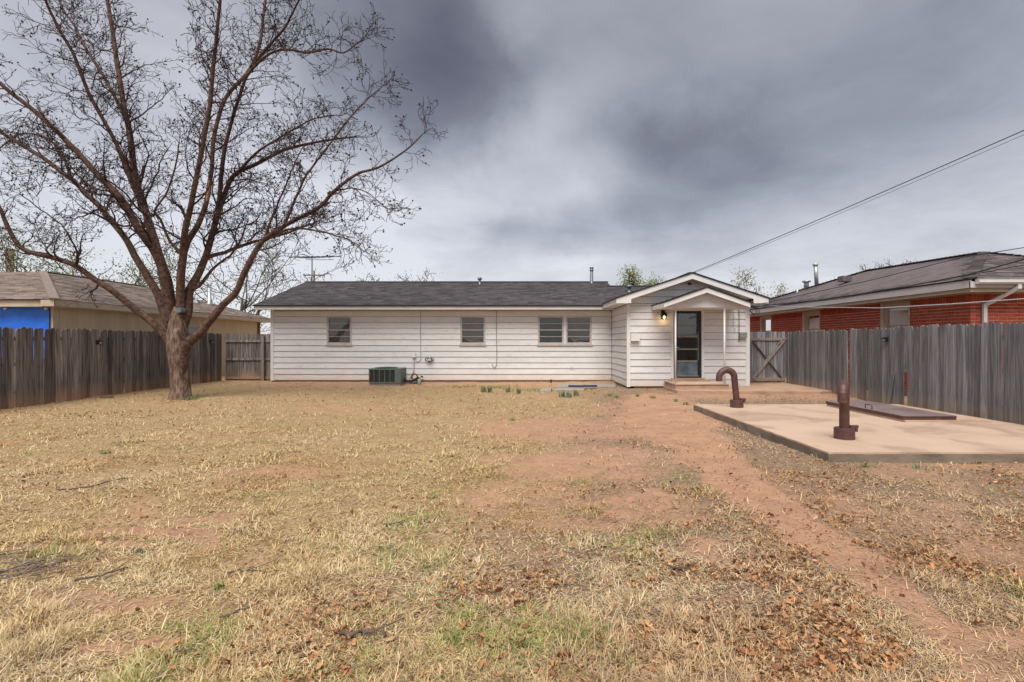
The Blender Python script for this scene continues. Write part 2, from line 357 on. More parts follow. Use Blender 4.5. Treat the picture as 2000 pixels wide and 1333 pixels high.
def gz(X, Y):
    X = np.asarray(X, float); Y = np.asarray(Y, float)
    z = (fbm(X, Y, .45, 5.0) - .5) * .07 + (fbm(X, Y, 2.6, 15.0, 3) - .5) * .030
    z = z * sstep(60, 25, np.hypot(X, Y)) - .01
    z = z + .05 * sstep(16.9, 17.9, Y) * (X > -9) * (X < 3.4) + .03 * sstep(14.6, 15.4, Y) * sstep(2.2, 3.2, X)
    z = z + .055 * sstep(11.3, 13.8, Y) * sstep(2.0, 5.0, X)
    return z
def gz1(x, y): return float(gz(np.array([x]), np.array([y]))[0])

def np_mesh(name, verts, loops, starts, totals, m, cols=None, smooth=False):
    me = bpy.data.meshes.new(name)
    me.vertices.add(len(verts)); me.vertices.foreach_set('co', verts.astype(np.float32).ravel())
    me.loops.add(len(loops)); me.loops.foreach_set('vertex_index', loops.astype(np.int32))
    me.polygons.add(len(starts)); me.polygons.foreach_set('loop_start', starts.astype(np.int32)); me.polygons.foreach_set('loop_total', totals.astype(np.int32))
    if cols is not None:
        a = me.attributes.new('col', 'FLOAT_COLOR', 'POINT'); a.data.foreach_set('color', np.hstack([cols, np.ones((len(cols), 1))]).astype(np.float32).ravel())
    me.update(calc_edges=True)
    if smooth: me.polygons.foreach_set('use_smooth', np.ones(len(starts), bool))
    me.materials.append(M[m]); return me

def build_ground():
    xs = np.concatenate([[-1500, -600, -250, -120, -60, -35, -22, -16], np.arange(-13, -6, .10), np.arange(-6, 6, .055), np.arange(6, 12, .10), [12, 14, 18, 25, 40, 70, 130, 260, 600, 1500]])
    ys = np.concatenate([[-400, -100, -30, -10, -4, -1, .5], np.arange(1.2, 6, .04), np.arange(6, 20, .08), [20, 21, 23, 26, 32, 42, 60, 100, 180, 350, 800, 2200]])
    X, Y = np.meshgrid(xs, ys); nx, ny = len(xs), len(ys)
    v = np.stack([X.ravel(), Y.ravel(), gz(X, Y).ravel()], 1)
    i = (np.arange(ny - 1)[:, None] * nx + np.arange(nx - 1)[None]).ravel()
    lo = np.stack([i, i + 1, i + nx + 1, i + nx], 1).ravel(); n = len(i)
    soil = soil_mask(X, Y).ravel(); zone = straw_zone(X, Y).ravel(); lf = np.clip(leaf_mask(X, Y).ravel(), 0, 1)
    c = np.stack([soil, zone, lf], 1)
    Mt = bpy.data.materials.new('ground'); Mt.use_nodes = True; nt = Mt.node_tree; N = nt.nodes; L = nt.links; b = N['Principled BSDF']
    b.inputs['Roughness'].default_value = .95; b.inputs['Specular IOR Level'].default_value = .1
    at = N.new('ShaderNodeAttribute'); at.attribute_name = 'col'; sp = N.new('ShaderNodeSeparateColor'); L.new(at.outputs['Color'], sp.inputs[0])
    tc = N.new('ShaderNodeTexCoord')
    def nz(s, d=6, r=.65):
        t = N.new('ShaderNodeTexNoise'); t.inputs['Scale'].default_value = s; t.inputs['Detail'].default_value = d; t.inputs['Roughness'].default_value = r; L.new(tc.outputs['Object'], t.inputs['Vector']); return t.outputs['Fac']
    def mr(v, a, b_, c_=0, d_=1):
        t = N.new('ShaderNodeMapRange'); L.new(v, t.inputs['Value'])
        for k, q in zip(('From Min', 'From Max', 'To Min', 'To Max'), (a, b_, c_, d_)): t.inputs[k].default_value = q
        return t.outputs[0]
    def mix(f, A, B):
        x = N.new('ShaderNodeMix'); x.data_type = 'RGBA'
        for s, v_ in ((0, f), (6, A), (7, B)):
            if isinstance(v_, tuple): x.inputs[s].default_value = (*v_, 1)
            elif isinstance(v_, float): x.inputs[s].default_value = v_
            else: L.new(v_, x.inputs[s])
        return x.outputs[2]
    dirt = mix(mr(nz(5), .3, .7), (.47, .28, .18), (.34, .195, .125))
    dirt = mix(mr(nz(1.7, 4), .45, .65, 0, .45), dirt, (.27, .17, .115))
    dirt = mix(mr(nz(38, 4), .56, .68, 0, .65), dirt, (.19, .115, .08))
    dirt = mix(mr(nz(70, 2), .66, .72, 0, .6), dirt, (.55, .42, .31))
    th1 = mix(mr(nz(14), .3, .7), (.47, .345, .19), (.26, .175, .10))
    th2 = mix(mr(nz(14), .3, .7), (.34, .245, .17), (.15, .103, .078))
    th = mix(sp.outputs[1], th2, th1)
    th = mix(mr(nz(2.2, 5), .48, .66, 0, .55), th, (.30, .165, .09))
    th = mix(mr(nz(60, 3), .50, .68, 0, .7), th, (.075, .05, .036))  # dark specks: shadow bits between the grass, put into the thatch colour
    edge = N.new('ShaderNodeMath'); edge.operation = 'ADD'; L.new(sp.outputs[0], edge.inputs[0]); L.new(mr(nz(16, 8, .75), .3, .7, -.34, .34), edge.inputs[1])
    L.new(mix(mr(edge.outputs[0], .16, .72), th, dirt), b.inputs['Base Color'])
    bp = N.new('ShaderNodeBump'); bp.inputs['Strength'].default_value = .7; bp.inputs['Distance'].default_value = .03; L.new(nz(30, 8, .7), bp.inputs['Height']); L.new(bp.outputs[0], b.inputs['Normal'])
    M['ground'] = Mt
    me = np_mesh('ground', v, lo, np.arange(n) * 4, np.full(n, 4), 'ground', c, True)
    tag(link('ground', me), 'dry backyard ground of red dirt and straw thatch', None, None, 'structure')
build_ground()

def blocked(X, Y):
    x0, x1, y0, y1, _ = SLAB
    b = (X > x0 - .01) & (X < x1) & (Y > y0 - .01) & (Y < y1 + .01)
    b |= (X > 4.36) & (X < 8.6) & (Y > 13.6)                                    # steps and walk
    b |= (Y > 17.95) & (X > -8.75) | (Y > 19.2)
    b |= (X < -11.2) | (X > 8.1 + (Y - 8.27) * .0612)
    b |= (X > 3.2) & (Y > 15.4)
    b |= np.hypot(X + 8.72, Y - 13.2) < .36
    return b

def blades(name, X, Y, Z, ln, wd, az, tilt, curl, col, m):
    """five-vertex bent blades: bottom pair, middle pair, tip"""
    n = len(X); hx, hy = np.cos(az), np.sin(az); sx, sy = -hy, hx
    def at(t, a):    # point along the blade
        return t * ln * np.cos(a), t * ln * np.sin(a)
    h1, v1 = at(.5, tilt); a2 = tilt - curl; h2, v2 = h1 + .5 * ln * np.cos(a2), v1 + .5 * ln * np.sin(a2)
    v2 = np.maximum(v2, -.004 + 0 * v2)
    V = np.zeros((n, 5, 3))
    for k, (h, v, w) in enumerate(((0, 0, .5), (0, 0, -.5), (h1, v1, -.45), (h1, v1, .45), (h2, v2, 0))):
        V[:, k, 0] = X + hx * h + sx * wd * w; V[:, k, 1] = Y + hy * h + sy * wd * w; V[:, k, 2] = Z + v
    i = np.arange(n)[:, None] * 5
    lo = np.concatenate([i + 0, i + 1, i + 2, i + 3, i + 3, i + 2, i + 4], 1).ravel()
    st = np.stack([np.arange(n) * 7, np.arange(n) * 7 + 4], 1).ravel(); tt = np.tile([4, 3], n)
    return np_mesh(name, V.reshape(-1, 3), lo, st, tt, m, np.repeat(col, 5, 0))

def sample_ground(n, ymin=744.0, ymax=1560.0, spread=1.0):
    """ground spots, thinning out with distance so that near and far look equally thick"""
    y = rng.uniform(ymin, ymax, n); x = rng.uniform(-160, 2160, n); Y = CAM_H * F / (y - VY); X = (x - VX) * Y / F * spread
    return X, Y

def pick(cols, n):
    cols = np.array(cols); return cols[rng.integers(0, len(cols), n)]

def build_grass():
    n = 860000
    X, Y = sample_ground(n)
    soil = soil_mask(X, Y); zone = straw_zone(X, Y); cl = fbm(X, Y, 2.2, 71.0); fine = fbm(X, Y, 9.0, 81.0, 2)
    dens = (1 - sstep(.22, .70, soil)) * (.25 + .75 * sstep(.32, .62, cl)) * (.35 + .65 * sstep(.3, .65, fine)) * (.55 + .45 * zone)
    dens = np.maximum(dens, .13 - .09 * sstep(.45, .75, soil))
    brown = sstep(.50, .66, fbm(X, Y, .8, 133.0))
    k = (rng.random(n) < dens) & ~blocked(X, Y); X, Y, zone, cl, soil, brown = X[k], Y[k], zone[k], cl[k], soil[k], brown[k]; n = len(X)
    pale = sstep(.46, .62, fbm(X, Y, .65, 151.0))
    green = sstep(.56, .72, fbm(X, Y, 1.3, 91.0)) * .65 + sstep(.55, .7, fbm(X, Y, .35, 97.0)) * .22
    col = pick([(.60, .455, .235), (.68, .535, .30), (.50, .365, .18), (.56, .425, .22), (.40, .265, .13)], n)
    grey = pick([(.52, .385, .235), (.42, .31, .20), (.60, .45, .27), (.32, .225, .15), (.54, .35, .17)], n)
    w = (rng.random(n) < zone * .9)[:, None]; col = np.where(w, col, grey)
    g = (rng.random(n) < green * .8)[:, None]; col = np.where(g, pick([(.30, .32, .10), (.24, .28, .085), (.38, .36, .13)], n), col)
    col = np.where((rng.random(n) < .5 * pale)[:, None] & ~g, pick([(.68, .56, .36), (.62, .50, .31), (.56, .46, .31)], n), col)
    bw = (rng.random(n) < brown * .6 * (1 - .7 * pale) + .40 * sstep(8, 13, Y))[:, None]; col = np.where(bw & ~g, pick([(.46, .26, .12), (.36, .20, .095), (.50, .31, .15)], n), col)
    col = col * rng.uniform(.72, 1.15, (n, 1))
    tuft = sstep(.56, .72, fbm(X, Y, 3.6, 141.0)); ln = rng.uniform(.022, .075, n) * (.6 + .7 * cl + .9 * tuft); tall = rng.random(n) < .06; ln = np.where(tall, ln * 1.8, ln)
    wd = .0020 + .00075 * Y
    az = rng.uniform(0, 2 * np.pi, n) + .6 * np.sin(fbm(X, Y, 1.0, 12.0) * 9); tilt = np.abs(rng.normal(.16, .26, n)) + .35 * tuft * rng.random(n); tilt = np.clip(tilt, .03, 1.35)
    curl = rng.normal(.25, .6, n)
    Z = gz(X, Y) - .003 + rng.uniform(0, .012, n)
    me = blades('dry_grass', X, Y, Z, ln, wd, az, tilt, curl, col, 'straw')
    tag(link('dry_grass', me), 'dry straw coloured lawn grass with faint green patches', None, None, 'stuff')
build_grass()

def leaf_cloud(name, X, Y, Z, size, col, m, flat=.5):
    n = len(X)
    # a pointed, lobed leaf folded along its midrib: 8 points
    T = np.array([(-.5, 0, .0), (-.25, .30, .16), (.05, .22, .10), (.15, .42, .24), (.5, 0, .06), (.15, -.42, .22), (.05, -.22, .10), (-.25, -.30, .18)])
    T = np.repeat(T[None], n, 0).copy(); T[:, :, 2] *= rng.uniform(-1.0, 3.2, n)[:, None]; T[:, :, 2] += (T[:, :, 0] ** 2) * rng.uniform(-.8, 1.2, n)[:, None]
    T[:, :, 1] *= rng.uniform(.55, 1.0, n)[:, None]; T *= size[:, None, None]
    a = rng.uniform(0, 2 * np.pi, n); b = rng.normal(0, flat, n); c = rng.normal(0, flat, n)
    ca, sa, cb, sb, cc, sc = np.cos(a), np.sin(a), np.cos(b), np.sin(b), np.cos(c), np.sin(c)
    x, y, z = T[..., 0], T[..., 1], T[..., 2]
    y, z = y * cb[:, None] - z * sb[:, None], y * sb[:, None] + z * cb[:, None]
    x, z = x * cc[:, None] + z * sc[:, None], -x * sc[:, None] + z * cc[:, None]
    x, y = x * ca[:, None] - y * sa[:, None], x * sa[:, None] + y * ca[:, None]
    z = z - z.min(1, keepdims=True) * .8
    V = np.stack([x + X[:, None], y + Y[:, None], z + Z[:, None]], 2)
    i = np.arange(n)[:, None] * 8
    lo = np.concatenate([i + 0, i + 4, i + 3, i + 2, i + 1, i + 0, i + 7, i + 6, i + 5, i + 4], 1).ravel()
    st = np.arange(2 * n) * 5
    return np_mesh(name, V.reshape(-1, 3), lo, st, np.full(2 * n, 5), m, np.repeat(col, 8, 0))

def build_leaves():
    n = 170000; X, Y = sample_ground(n, 752, 1500)
    k = (rng.random(n) < leaf_mask(X, Y) * .55 * (1 - .8 * sstep(.35, .7, soil_mask(X, Y)))) & ~blocked(X, Y); X, Y = X[k], Y[k]; n = len(X)
    col = pick([(.40, .19, .08), (.32, .145, .064), (.44, .24, .115), (.24, .11, .06), (.41, .26, .145), (.47, .30, .165)], n) * rng.uniform(.75, 1.15, (n, 1))
    me = leaf_cloud('leaf_litter', X, Y, gz(X, Y) + rng.uniform(.002, .022, n), rng.uniform(.5, 1.0, n) ** 2 * rng.choice([.018, .034, .052], n, p=[.56, .34, .10]) + .0021 * Y, col, 'leaf')
    tag(link('leaf_litter', me), 'curled brown fallen leaves scattered in drifts over the lawn', None, None, 'stuff')
build_leaves()

# ------------------------------------------------------------------ roof shingles
def shingles(name, parent, quad, m='shingle', exposure=.145, width=.32, deck=True):
    """quad: eave start, eave end, top end, top start; real overlapping tabs in one part"""
    A, B, Cc, D = [Vector(p) for p in quad]
    nrm = (B - A).cross(D - A)
    if nrm.length < 1e-6: nrm = (B - A).cross(Cc - A)
    nrm.normalize()
    if nrm.z < 0: nrm = -nrm
    mb = MB(); up = ((D + Cc) - (A + B)) / 2; n = max(2, int(up.length / exposure))
    if deck: mb.poly([A, B, Cc, D])
    for j in range(n):
        t0, t1 = j / n, min(1, (j + 1.0) / n)
        p0, q0, p1, q1 = lerp(A, D, t0), lerp(B, Cc, t0), lerp(A, D, t1), lerp(B, Cc, t1)
        Lr = (q0 - p0).length
        if Lr < .1: continue
        s = -random.random() * width
        while s < Lr:
            w = width * random.uniform(.55, 1.35); a, b = max(0, s) / Lr, min(Lr, s + w) / Lr; s += w
            if b - a < .004: continue
            h = random.uniform(.008, .020)
            P = [lerp(p0, q0, a), lerp(p0, q0, b), lerp(p1, q1, b), lerp(p1, q1, a)]
            i = len(mb.v)
            mb.v += [tuple(P[0] + nrm * h), tuple(P[1] + nrm * h), tuple(P[2] + nrm * .004), tuple(P[3] + nrm * .004), tuple(P[0]), tuple(P[1])]
            mb.f += [(i, i + 1, i + 2, i + 3), (i + 4, i + 5, i + 1, i), (i + 4, i, i + 3), (i + 1, i + 5, i + 2)]
    return mb.build(name, m, parent)

def window(T, u0, u1, v0, v1, parent, kind, name='window', frame='alu', glass='glass', split=True):
    """T(u, v, d): along the wall, up, outwards from the wall face"""
    def bx(mb, a, b, c, d, e, f): return mb.box(a, b, c, d, e, f, lambda x, y, z: T(x, y, z))
    fr = MB(); k = .045
    bx(fr, u0, u1, v1 - k, v1, -.06, .035); bx(fr, u0, u0 + k, v0 + k, v1 - k, -.06, .035); bx(fr, u1 - k, u1, v0 + k, v1 - k, -.06, .035); bx(fr, u0, u1, v0, v0 + k, -.06, .037)
    w = fr.build(name, frame, parent)
    sm = MB(); bx(sm, u0 - .03, u1 + .03, v0 - .045, v0 - .002, -.02, .06); sm.build('sill', frame, w)
    ms = MB(); vm = (v0 + v1) / 2; a, b, c, d = u0 + k, u1 - k, v0 + k, v1 - k
    s2 = .022
    for (lo, hi, dd) in ((c, vm, -.02), (vm, d, .0)):
        bx(ms, a, a + s2, lo, hi, dd - .02, dd + .008); bx(ms, b - s2, b, lo, hi, dd - .02, dd + .008); bx(ms, a + s2, b - s2, lo, lo + s2, dd - .02, dd + .010); bx(ms, a + s2, b - s2, hi - s2, hi, dd - .02, dd + .010)
        if split: bx(ms, a + s2, b - s2, (lo + hi) / 2 - .008, (lo + hi) / 2 + .008, dd - .016, dd + .006)
    ms.build('sash', frame, w)
    for (lo, hi, dd) in ((c, vm, -.026), (vm, d, -.006)):
        mid = (lo + hi) / 2
        for p, q in (((lo, mid), (mid, hi)) if split else ((lo, hi),)):
            g = MB(); g.poly([T(a, p, dd), T(b, p, dd), T(b, q, dd), T(a, q, dd)]); g.build('pane', glass, w)
    bk = MB(); bk.poly([T(a, c, -.16), T(b, c, -.16), T(b, d, -.16), T(a, d, -.16)])
    for q in ((a, c, a, d), (b, c, b, d), (a, c, b, c), (a, d, b, d)): bk.poly([T(q[0], q[1], -.03), T(q[2], q[3], -.03), T(q[2], q[3], -.16), T(q[0], q[1], -.16)])
    bk.build('room_shade_box', 'dark_room', w)  # shallow box coloured near black, standing in for the unlit room behind
    cu = MB()
    if kind == 'curtain':
        n = 40
        P = [(a + (b - a) * i / n, -.09 + .018 * math.sin(i * 1.35) + .01 * math.sin(i * .61)) for i in range(n + 1)]
        for i in range(n): cu.poly([T(P[i][0], c, P[i][1]), T(P[i + 1][0], c, P[i + 1][1]), T(P[i + 1][0], d, P[i + 1][1]), T(P[i][0], d, P[i][1])])
        cu.build('curtain', 'curtain', w)
    elif kind.startswith('blind'):
        z = d - .03; bot = c + (.16 if 'short' in kind else .02)
        while z > bot:
            cu.poly([T(a + .02, z, -.075), T(b - .02, z, -.075), T(b - .02, z - .022, -.095), T(a + .02, z - .022, -.095)]); z -= .024
        if 'short' in kind:
            for i in range(7):
                zz = bot - .005 - .018 * i; s = random.uniform(-.10, .12)
                cu.poly([T(a + .10 + .03 * i, zz, -.07), T(b - .04, zz + s, -.07), T(b - .04, zz + s - .02, -.075), T(a + .10 + .03 * i, zz - .02, -.075)])
        cu.build('blind', 'blind_dark' if 'dark' in kind else 'blind', w)
    return w

# ------------------------------------------------------------------ the white house
YM, YB = 18.0, 15.45                      # main wall, front wall of the projecting wing
XL, XI, XR = -8.68, 3.29, 6.93
Z0, PITCH = .10, .2025
EZ, EY = 2.70, 17.5                       # eave
RY, RZ = 21.74, 3.98; WRY, WRZ = 20.8, 3.70
house = thing('house', 'long low white clapboard house with dark shingle roof and projecting gabled back entry', 'house', (0, YM, 0))
WIN = [(px(638.6, YM), px(687, YM), pz(673, YM), pz(617.5, YM), 'curtain'), (px(899, YM), px(948, YM), pz(673, YM), pz(617.5, YM), 'blind short'),
       (px(1050.5, YM), px(1101.5, YM), pz(673, YM), pz(617.5, YM), 'blind dark'), (px(1105, YM), px(1155.5, YM), pz(673, YM), pz(617.5, YM), 'blind short')]
DOOR = (px(1310, YB), px(1374.6, YB), .33, 2.455)

def siding_wall(T, u0, u1, ztop, openings, parent, gable=None):
    """one board per row, cut at the openings; T(u, v, d)"""
    r = 0
    while True:
        a, b = Z0 + r * PITCH, Z0 + (r + 1) * PITCH; r += 1
        if a >= ztop - .03: break
        b = min(b, ztop); cuts = []
        for (p, q, lo, hi) in openings:
            if lo < b - .01 and hi > a + .01: cuts.append((p, q, lo, hi))
        cuts.sort(); segs = []; s = u0
        for (p, q, lo, hi) in cuts: segs.append((s, p)); s = q
        segs.append((s, u1))
        # a board that is only partly cut is filled above or below the opening
        for (p, q, lo, hi) in cuts:
            for (c, d) in ((a, lo), (hi, b)):
                if d - c > .02: board(T, p, q, c, d, parent, False)
        for (p, q) in segs:
            if q - p > .01: board(T, p, q, a, b, parent, True)
def board(T, p, q, a, b, parent, lap=True, cut=None):
    g = .013 if lap else 0
    pr = [(a + g, .030), (b, .010), (b, -.01), (a + g, -.01)]
    pts = [T(p, v, d) for v, d in pr]
    mb = MB(); mb.prism(pts, Vector(T(q, 0, 0)) - Vector(T(p, 0, 0))); mb.build('siding_board', 'siding', parent)
TM = lambda u, v, d: (u, YM - d, v)
TB = lambda u, v, d: (u, YB - d, v)
TS = lambda u, v, d: (XI - d, u, v)          # short side wall of the wing, faces -X

def build_house():
    H = house
    # dark sheathing behind the boards, with the openings left free
    def sheath(T, u0, u1, z0, z1, ops, d=-.012):
        mb = MB(); us = sorted({u0, u1, *[o[0] for o in ops], *[o[1] for o in ops]})
        for a, b in zip(us[:-1], us[1:]):
            o = [k for k in ops if k[0] <= a + 1e-6 and k[1] >= b - 1e-6]
            for lo, hi in (((z0, o[0][2]), (o[0][3], z1)) if o else ((z0, z1),)):
                mb.poly([T(a, lo, d + .015), T(b, lo, d + .015), T(b, hi, d + .015), T(a, hi, d + .015)])
        mb.build('sheathing', 'gap', H)
    wop = [(w[0], w[1], w[2], w[3]) for w in WIN]
    siding_wall(TM, XL + .08, XI, 2.56, wop, H); sheath(TM, XL, XI, .06, 2.6, wop)
    dop = [DOOR]
    siding_wall(TB, XI + .07, XR - .09, 2.60, dop, H); sheath(TB, XI, XR, .10, 2.6, dop)
    siding_wall(TS, YB + .03, YM - .03, 2.58, [], H); sheath(TS, YB, YM, .06, 2.6, [])
    # gable boards above the entry wall
    cx, gw, ap = (XI + XR) / 2, (XR - XI) / 2, 3.40
    z = 2.60; i = 0
    while z < ap - .06:
        z1 = min(z + PITCH, ap); f = lambda zz: min(gw - .06, max(.0, (3.43 - zz) / .331))
        mb = MB(); mb.prism([(cx - f(z + .013), YB - .030, z + .013), (cx + f(z + .013), YB - .030, z + .013), (cx + f(z1), YB - .010, z1), (cx - f(z1), YB - .010, z1)], (0, .03, 0))
        mb.build('siding_board', 'siding', H); z += PITCH
    MB().poly([(XI, YB + .005, 2.6), (XR, YB + .005, 2.6), (cx, YB + .005, ap + .05)]).build('sheathing', 'gap', H)
    # corner boards
    for (a, b, c, d) in ((XL - .03, XL + .08, YM - .036, YM), (XI - .03, XI + .07, YB - .036, YB + .03), (XR - .09, XR + .03, YB - .036, YB + .03)):
        MB().box(a, b, c, d, Z0 - .01, 2.58).build('corner_board', 'trim', H)
    MB().box(XI - .034, XI - .002, YM - .05, YM - .031, Z0, 2.57).build('corner_board', 'cut_wood', H)
    # unseen walls and the low foundation
    mb = MB(); mb.poly([(XL, YM, 0), (XL, 25.5, 0), (XL, 25.5, 2.7), (XL, RY, RZ - .06), (XL, YM, 2.7)]); mb.poly([(XL, 25.5, 0), (XR, 25.5, 0), (XR, 25.5, 2.7), (XL, 25.5, 2.7)])
    mb.poly([(XR, YB, 0), (XR, 25.5, 0), (XR, 25.5, 2.6), (XR, YB, 2.6)]); mb.poly([(3.76, YM, 2.5), (3.76, RY, RZ - .05), (3.76, 25.5, 2.6)])
    mb.build('wall', 'siding', H)
    fb = MB(); fb.box(XL + .02, XI + .02, YM + .01, YM + .2, -.15, .12); fb.box(XI + .02, XI + .2, YB + .02, YM + .01, -.15, .12); fb.box(XI + .02, XR - .02, YB + .02, YB + .2, -.15, .14); fb.build('foundation', 'foundation', H)
    # roof planes
    rf = MB()
    rf.poly([(-9.03, EY, EZ - .012), (3.78, EY, EZ - .012), (3.78, RY, RZ - .012), (-9.03, RY, RZ - .012)]); rf.poly([(-9.03, RY, RZ), (3.78, RY, RZ), (3.78, 26, 2.7), (-9.03, 26, 2.7)])
    rf.poly([(3.78, WRY, WRZ), (7.4, WRY, WRZ), (7.4, 25.8, 2.3), (3.78, 25.8, 2.3)])
    roof = rf.build('roof', 'shingle', H)
    shingles('shingle_courses', roof, ((-9.06, EY - .03, EZ), (2.9, EY - .03, EZ), (3.78, RY, RZ), (-9.06, RY, RZ)))['kind'] = 'stuff'
    shingles('shingle_courses', roof, ((2.9, EY - .03, EZ), (7.4, EY - .03, EZ), (7.4, WRY, WRZ), (3.62, WRY, WRZ)))['kind'] = 'stuff'
    bx0, bx1, bz, ba, by = 2.86, 7.36, 2.73, 3.475, 15.05; bc = (bx0 + bx1) / 2
    shingles('shingle_courses', roof, ((bx0, by, bz), (bx0, EY - .03, bz), (bc, 20.1, ba), (bc, by, ba)))['kind'] = 'stuff'
    shingles('shingle_courses', roof, ((bx1, by, bz), (bx1, 19, bz), (bc, 20.1, ba), (bc, by, ba)))['kind'] = 'stuff'
    mb = MB(); mb.bar((-9.06, RY, RZ + .015), (3.79, RY, RZ + .015), .20, .03); mb.bar((3.6, WRY, WRZ + .015), (7.4, WRY, WRZ + .015), .2, .03); mb.bar((bc, by, ba + .012), (bc, 20.1, ba + .012), .2, .03); mb.build('ridge_cap', 'shingle', roof)
    # fascia, drip edge, soffit
    MB().box(-9.03, 2.86, EY - .005, EY + .025, 2.555, 2.660).build('fascia', 'trim', H)
    MB().box(-9.07, 2.84, EY - .05, EY + .02, 2.662, 2.704).build('drip_edge', 'drip', H)
    MB().box(-9.0, XI, EY + .025, YM, 2.562, 2.578).build('soffit', 'trim', H)
    MB().prism([(-9.03, EY, 2.56), (-9.03, EY, 2.68), (-9.03, RY, RZ - .02), (-9.03, RY, RZ - .14)], (.03, 0, 0)).build('rake_board', 'trim', H)
    # wing: side fascia and soffit box, rake boards
    MB().box(bx0 + .01, bx0 + .035, by + .02, EY - .006, 2.585, 2.715).build('fascia', 'trim', H)
    MB().box(bx1 - .035, bx1 - .01, by + .02, 19, 2.585, 2.715).build('fascia', 'trim', H)
    MB().box(bx0 - .025, bx0 + .03, by - .01, EY - .05, 2.718, 2.742).build('drip_edge', 'drip', H)
    MB().box(bx0 + .035, XI - .032, by + .03, YM - .03, 2.590, 2.606).build('soffit', 'trim', H)
    MB().box(XR + .032, bx1 - .035, by + .03, 19, 2.590, 2.606).build('soffit', 'trim', H)
    for s, xe, xw in ((1, bx0, XI), (-1, bx1, XR)):
        k = .16; sl = (ba - bz) / (bc - bx0) * s
        zt = lambda x: bz + (x - xe) * sl - .012
        xin = xw + s * .02
        MB().prism([(xe + s * .01, by, 2.585), (xe + s * .01, by, zt(xe + s * .01)), (bc, by, zt(bc)), (bc, by, zt(bc) - k), (xin, by, zt(xin) - k), (xin, by, 2.585)], (0, .025, 0)).build('rake_board', 'trim', H)
        mb = MB(); mb.prism([(xe - s * .03, by - .03, zt(xe) - .004), (xe - s * .03, by - .03, zt(xe) + .028), (bc, by - .03, zt(bc) + .040), (bc, by - .03, zt(bc) + .008)], (0, .06, 0)); mb.build('drip_edge', 'drip', H)
        MB().poly([(xw, by + .02, zt(xw) - k + .02), (bc, by + .02, zt(bc) - k + .02), (bc, YB, zt(bc) - k + .02), (xw, YB, zt(xw) - k + .02)]).build('soffit', 'trim', H)
    mb = MB(); mb.lathe((px(1346, YB), YB - .05, pz(557, YB) - .0), [(.05, 0), (.06, .03), (.04, .06), (.01, .07)], 8); mb.build('gable_fitting', 'copper', H, True)
    # windows
    for w in WIN: window(TM, *w[:4], H, w[4])
    MB().box(WIN[2][1] - .002, WIN[3][0] + .002, YM - .03, YM + .02, WIN[2][2], WIN[2][3]).build('window_mullion', 'trim', H)
    # blue pot stickers seen at the window corners are left as small blue tins on the sill inside
    # door
    u0, u1, z0, z1 = DOOR
    mb = MB(); k = .075
    mb.box(u0, u0 + k, YB - .045, YB + .14, z0, z1 - k); mb.box(u1 - k, u1, YB - .045, YB + .14, z0, z1 - k); mb.box(u0, u1, YB - .047, YB + .14, z1 - k, z1); mb.build('door_casing', 'trim', H)
    MB().box(u0, u1, YB - .08, YB + .16, z0 - .03, z0 + .03).build('threshold', 'step', H)
    a, b, c, d = u0 + k + .002, u1 - k - .002, .365, z1 - k - .003
    pa, pb = px(1323, YB), px(1362.5, YB); rows = [(pz(704.3, YB), pz(683.8, YB)), (pz(681, YB), pz(659.5, YB)), (pz(655.5, YB), pz(637, YB)), (pz(635, YB), pz(612.6, YB))]
    mb = MB(); yf0, yf1 = YB + .0, YB + .045
    mb.box(a, pa, yf0, yf1, c, d); mb.box(pb, b, yf0, yf1, c, d); mb.box(pa, pb, yf0, yf1, rows[3][1], d); mb.box(pa, pb, yf0, yf1, c, .44)
    dr = mb.build('door', 'door_navy', H)
    MB().box(pa, pb, yf0 + .012, yf1 - .008, .44, rows[0][0] - .05).build('door_panel', 'door_panel', dr)
    for i, (lo, hi) in enumerate(rows):
        MB().poly([(pa, yf0 + .02, lo), (pb, yf0 + .02, lo), (pb, yf0 + .02, hi), (pa, yf0 + .02, hi)]).build('pane', 'glass_door', dr)
        top = rows[i - 1][1] if i else lo - .05
        MB().box(pa, pb, yf0 - .006, yf1 - .005, top, lo).build('door_bar', 'door_bar', dr)
    MB().box(pb + .004, pb + .024, yf0 - .008, yf0 - .001, .9, 1.75).build('door_bar', 'door_bar', dr)
    MB().box(a, pb + .03, yf0 - .010, yf0 - .001, .405, .435).build('door_bar', 'door_bar', dr)
    mb = MB(); mb.tube([(pa - .035, yf0 - .05, 1.28), (pa - .035, yf0, 1.28)], .016, 8); mb.tube([(pa - .035, yf0 - .05, 1.28), (pa + .03, yf0 - .055, 1.28)], .012, 8); mb.build('handle', 'galv_light', dr)
    # the room seen through the door
    mb = MB(); x0, x1, y0, y1, za, zb = 4.1, 6.6, YB + .15, YB + 2.6, .34, 2.5
    mb.poly([(x0, y1, za), (x1, y1, za), (x1, y1, zb), (x0, y1, zb)]); mb.poly([(x0, y0, za), (x0, y1, za), (x0, y1, zb), (x0, y0, zb)]); mb.poly([(x1, y0, za), (x1, y1, za), (x1, y1, zb), (x1, y0, zb)])
    mb.poly([(x0, y0, zb), (x1, y0, zb), (x1, y1, zb), (x0, y1, zb)]); mb.poly([(x0, y0, za), (x1, y0, za), (x1, y1, za), (x0, y1, za)])
    mb.poly([(x0, y0, za), (u0 + .05, y0, za), (u0 + .05, y0, zb), (x0, y0, zb)]); mb.poly([(u1 - .05, y0, za), (x1, y0, za), (x1, y0, zb), (u1 - .05, y0, zb)])
    room = mb.build('entry_room', 'room_wall', H)
    MB().box(4.85, 5.62, y1 - .4, y1 - .05, 1.75, 2.4).build('cabinet', 'cabinet', room)
